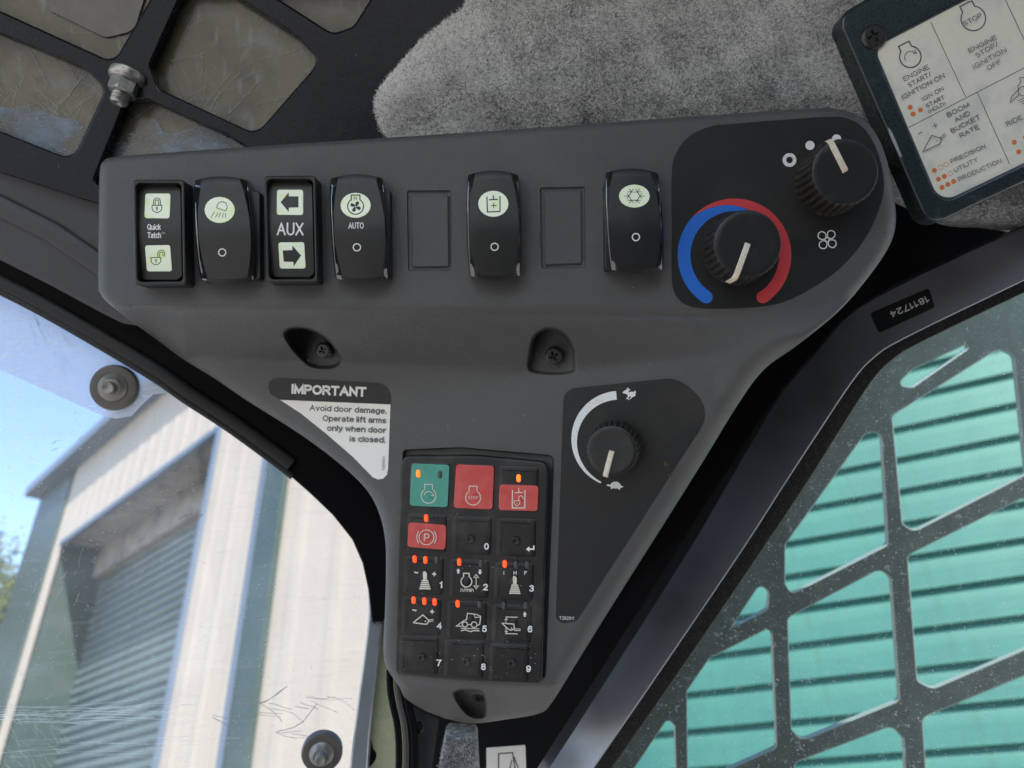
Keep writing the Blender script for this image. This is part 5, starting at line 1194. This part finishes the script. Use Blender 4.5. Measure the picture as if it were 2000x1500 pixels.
def ribbed(name, x0, x1, z0, z1, m, pitch=0.30, depth=0.03, y=0.0, label=None, inv=False):
    """corrugated steel sheet with shallow trapezoid ribs"""
    mb = MB(None); xs = []; x = x0
    prof = [(0, 0), (.3, 0), (.42, -1), (.58, -1), (.7, 0)]
    while x < x1:
        for a, b in prof:
            xx = x + a * pitch
            if xx < x1: xs.append((xx, y + b * depth))
        x += pitch
    xs.append((x1, y)); vs = [Vector((a, b, z0)) for a, b in xs] + [Vector((a, b, z1)) for a, b in xs]; n = len(xs)
    mb.add(vs, [[i, i + 1, n + i + 1, n + i] for i in range(n - 1)])
    mb.add([Vector((x0, y + .05, z0)), Vector((x1, y + .05, z0)), Vector((x1, y + .05, z1)), Vector((x0, y + .05, z1))], [[0, 3, 2, 1]])
    return mb.build(name, m, R_, label, smooth=False)
ribbed("wall_panel", a_wl, a_ol, 0, zE, M['shedwhite'], 0.2, 0.004)
ribbed("lintel_panel", a_ol + .001, a_or - .001, zO, zE, M['shedwhite'], 0.3, 0.006)
ribbed("wall_panel", a_or, a_cr, 0, zE, M['shedwhite'], 0.34, 0.004)
ribbed("wall_panel", a_gr, aR, 0, zE, M['shedwhite'], 0.5, 0.004)
boxes("corner_trim", [(a_l, a_wl, -0.03, 0.1, 0, zE)], M['shedgreen'], R_); boxes("downpipe", [(a_cr + 0.03, a_gr, -0.05, 0.02, 0, zE)], M['shedgreen'], R_); boxes("flashing_strip", [(a_cr - 0.03, a_cr + 0.03, -0.06, 0.02, 0, zE)], M['gutter'], R_)
boxes("flashing_strip", [(a_or - 0.035, a_or + 0.02, -0.035, 0.35, 0, zO)], M['gutter'], R_); boxes("flashing_strip", [(a_ol, a_or, -0.035, 0.02, zO - .03, zO + .03)], M['gutter'], R_)
boxes("gutter", [(a_l - .12, aR, -0.22, 0.0, zE, zE + 0.14)], M['gutter'], R_); boxes("roof", [(a_l - .05, aR, 0, 4, zE + .02, zE + .1)], M['gutter'], R_)
boxes("side_wall", [(a_l, a_l + .05, 0.1, 4, 0, zE)], M['shedgreen'], R_)
dep = 0.55
boxes("soffit", [(a_ol, a_or, 0.02, dep, zO + .04, zO + .08)], M['soffit'], R_); boxes("recess_wall", [(a_ol - .05, a_ol, 0.02, dep, 0, zO)], M['shedgreen'], R_)
boxes("shutter_box", [(a_ol, a_or, dep - .12, dep, zO - .34, zO + .03)], M['soffit'], R_)
boxes("guide_post", [(A.at(180, 1080, dep)[0] - .05, A.at(180, 1080, dep)[0] + .05, dep - .10, dep, 0, zO - .3)], M['railpurple'], R_)
boxes("side_panel", [(a_ol - .6, A.at(180, 1080, dep)[0] - .05, dep - .02, dep, 0, zO)], M['shedgreen'], R_)
shut = bpy.data.objects.new("shutter", None); link(shut, R_)
mb = MB(None); pr = []; x0_, x1_ = A.at(180, 1080, dep)[0] + .05, a_or + .4; ph = 0.105
for i in range(7):
    t = i / 6; pr.append((-0.022 * math.sin(math.pi * t), t * ph * .86))
vs = []
for (yy, z_) in pr + [(0.012, ph * .88), (0.012, ph)]: vs += [Vector((x0_, dep + yy, z_)), Vector((x1_, dep + yy, z_))]
mb.add(vs, [[2 * i, 2 * i + 1, 2 * i + 3, 2 * i + 2] for i in range(len(vs) // 2 - 1)])
first = mb.build("slat", M['slat'], shut, angle=60); z_ = ph; first.location.z = 0
while z_ < zO - .34:
    o = first.copy(); COL.objects.link(o); o.parent = shut; o.location = (0, 0, z_); z_ += ph

B = Wall((0.92, -0.39), (1800, 1200), 3.6)
zs = [B.at(2000, v)[1] for v in (1456, 1370, 1292, 1212, 1136, 1056, 912, 843, 781, 719)]; print("boards", zs, [zs[i + 1] - zs[i] for i in range(len(zs) - 1)])
tb = Thing("teal_wall", "teal painted building wall of horizontal lap boards, seen through the side window", "wall", (0, 0, 0), world=B.W)
ph = (zs[5] - zs[0]) / 5; zb = zs[0] - math.floor(zs[0] / ph) * ph - ph
bx0, bx1 = B.at(1000, 1300)[0], B.at(2300, 900)[0]
mb = MB(None); vs = []
for (yy, z_) in ((0.007, 0), (-0.009, 0.010), (-0.022, ph * .06), (-0.016, ph * .35), (-0.012, ph * .5), (-0.008, ph * .8), (-0.005, ph * .84), (0.001, ph * .94), (0.006, ph)): vs += [Vector((bx0, yy, z_)), Vector((bx1, yy, z_))]
mb.add(vs, [[2 * i, 2 * i + 1, 2 * i + 3, 2 * i + 2] for i in range(len(vs) // 2 - 1)])
fb = mb.build("board", M['teal'], tb.root, angle=60); fb.location.z = zb; z_ = zb + ph; ztop = B.at(1700, 430)[1]
while z_ < ztop:
    o = fb.copy(); COL.objects.link(o); o.parent = tb.root; o.location = (0, 0, z_); z_ += ph
boxes("backing_wall", [(bx0, bx1, 0.05, 0.2, 0, z_)], M['tealdark'], tb.root)

# tree beyond the shed
tr_d = wray(0, 1120); tpz = 14.0; tc = tr_d * (tpz / math.hypot(tr_d.x, tr_d.y))
tree = Thing("tree", "leafy yellow green tree beyond the left corner of the shed", "tree", (0, 0, 0), world=Matrix.Translation((tc.x - .6, tc.y, GROUND)))
ctr = Vector((0, 0, tc.z - GROUND - 1.2)); mb = MB(None)
tube(mb, [Vector((0, 0, 0)), Vector((.05, 0, 1.4)), Vector((-.05, .05, 2.8)), ctr], 0.17, 10)
for a in range(6):
    t = a * 1.05; tube(mb, [ctr + Vector((0, 0, -.8 + .2 * a)), ctr + Vector((math.cos(t) * .8, math.sin(t) * .8, .1 + .2 * a)), ctr + Vector((math.cos(t) * 1.6, math.sin(t) * 1.6, .5 + .2 * a))], 0.06, 6)
mb.build("trunk", M['bark'], tree.root)
n = 42000; cl = rng.normal(0, 1, (70, 3)); cl /= np.linalg.norm(cl, axis=1)[:, None]; cl = cl * np.array([1.9, 1.9, 1.7]) * rng.uniform(.45, 1, (70, 1)) ** .6
pi = rng.integers(0, 70, n); P = cl[pi] + rng.normal(0, .27, (n, 3)) + np.array(ctr); d1 = rng.normal(0, 1, (n, 3)); d1 /= np.linalg.norm(d1, axis=1)[:, None]; d2 = np.cross(d1, rng.normal(0, 1, (n, 3))); d2 /= np.linalg.norm(d2, axis=1)[:, None]
sz = rng.uniform(.02, .05, (n, 1)); Vv = np.stack([P - d1 * sz, P + d2 * sz * .5, P + d1 * sz, P - d2 * sz * .5], 1).reshape(-1, 3)
me = bpy.data.meshes.new("crown"); me.vertices.add(n * 4); me.vertices.foreach_set("co", Vv.ravel().astype(np.float32)); me.loops.add(n * 4); me.loops.foreach_set("vertex_index", np.arange(n * 4, dtype=np.int32))
me.polygons.add(n); me.polygons.foreach_set("loop_start", np.arange(0, n * 4, 4, dtype=np.int32)); me.materials.append(M['leaf']); me.materials.append(M['leaf2'])
me.polygons.foreach_set("material_index", (pi % 3 == 0).astype(np.int32)); me.update(calc_edges=True); link(bpy.data.objects.new("crown", me), tree.root)

# ground, and unseen cab slabs added to block and steer the light
mb = MB(None); mb.add([Vector((-600, -600, GROUND)), Vector((600, -600, GROUND)), Vector((600, 600, GROUND)), Vector((-600, 600, GROUND))], [[0, 1, 2, 3]])
gr = mb.build("ground", M['ground'], smooth=False, parent=None) if False else None
me = bpy.data.meshes.new("ground"); me.from_pydata([(-600, -600, GROUND), (600, -600, GROUND), (600, 600, GROUND), (-600, 600, GROUND)], [], [(0, 1, 2, 3)]); me.materials.append(M['ground'])
gr = bpy.data.objects.new("ground", me); COL.objects.link(gr); gr['kind'] = "structure"
def slab(name, x0, x1, y0, y1, z0, z1, m):
    me = bpy.data.meshes.new(name); me.from_pydata([(x, y, z) for z in (z0, z1) for y in (y0, y1) for x in (x0, x1)], [], [(0, 2, 3, 1), (4, 5, 7, 6), (0, 1, 5, 4), (2, 6, 7, 3), (0, 4, 6, 2), (1, 3, 7, 5)]); me.materials.append(m)
    o = bpy.data.objects.new(name, me); COL.objects.link(o); o['kind'] = "structure"
slab("cab_roof_blocker", -0.50, 0.58, -0.27, 0.34, 0.43, 0.47, M['blockerpaint'])  # unseen roof slab, sized to keep the sun off the console
slab("cab_rear_blocker", -0.30, 0.64, -0.62, -0.57, -1.2, -0.05, M['blockerpaint'])  # unseen, added with the next slabs to cut light from behind and right
slab("cab_corner_blocker", 0.12, 0.64, -0.62, -0.57, -0.045, 0.42, M['blockerpaint'])
slab("cab_side_blocker", 0.60, 0.64, -0.565, 0.08, -1.2, 0.42, M['blockerpaint'])
slab("cab_floor_blocker", -0.80, 0.595, -0.565, 0.40, -1.25, -1.2, M['inner'])  # unseen, added to stop light bouncing up from the ground
print("objects", len(bpy.data.objects), "tris", sum(len(m.polygons) for m in bpy.data.meshes))
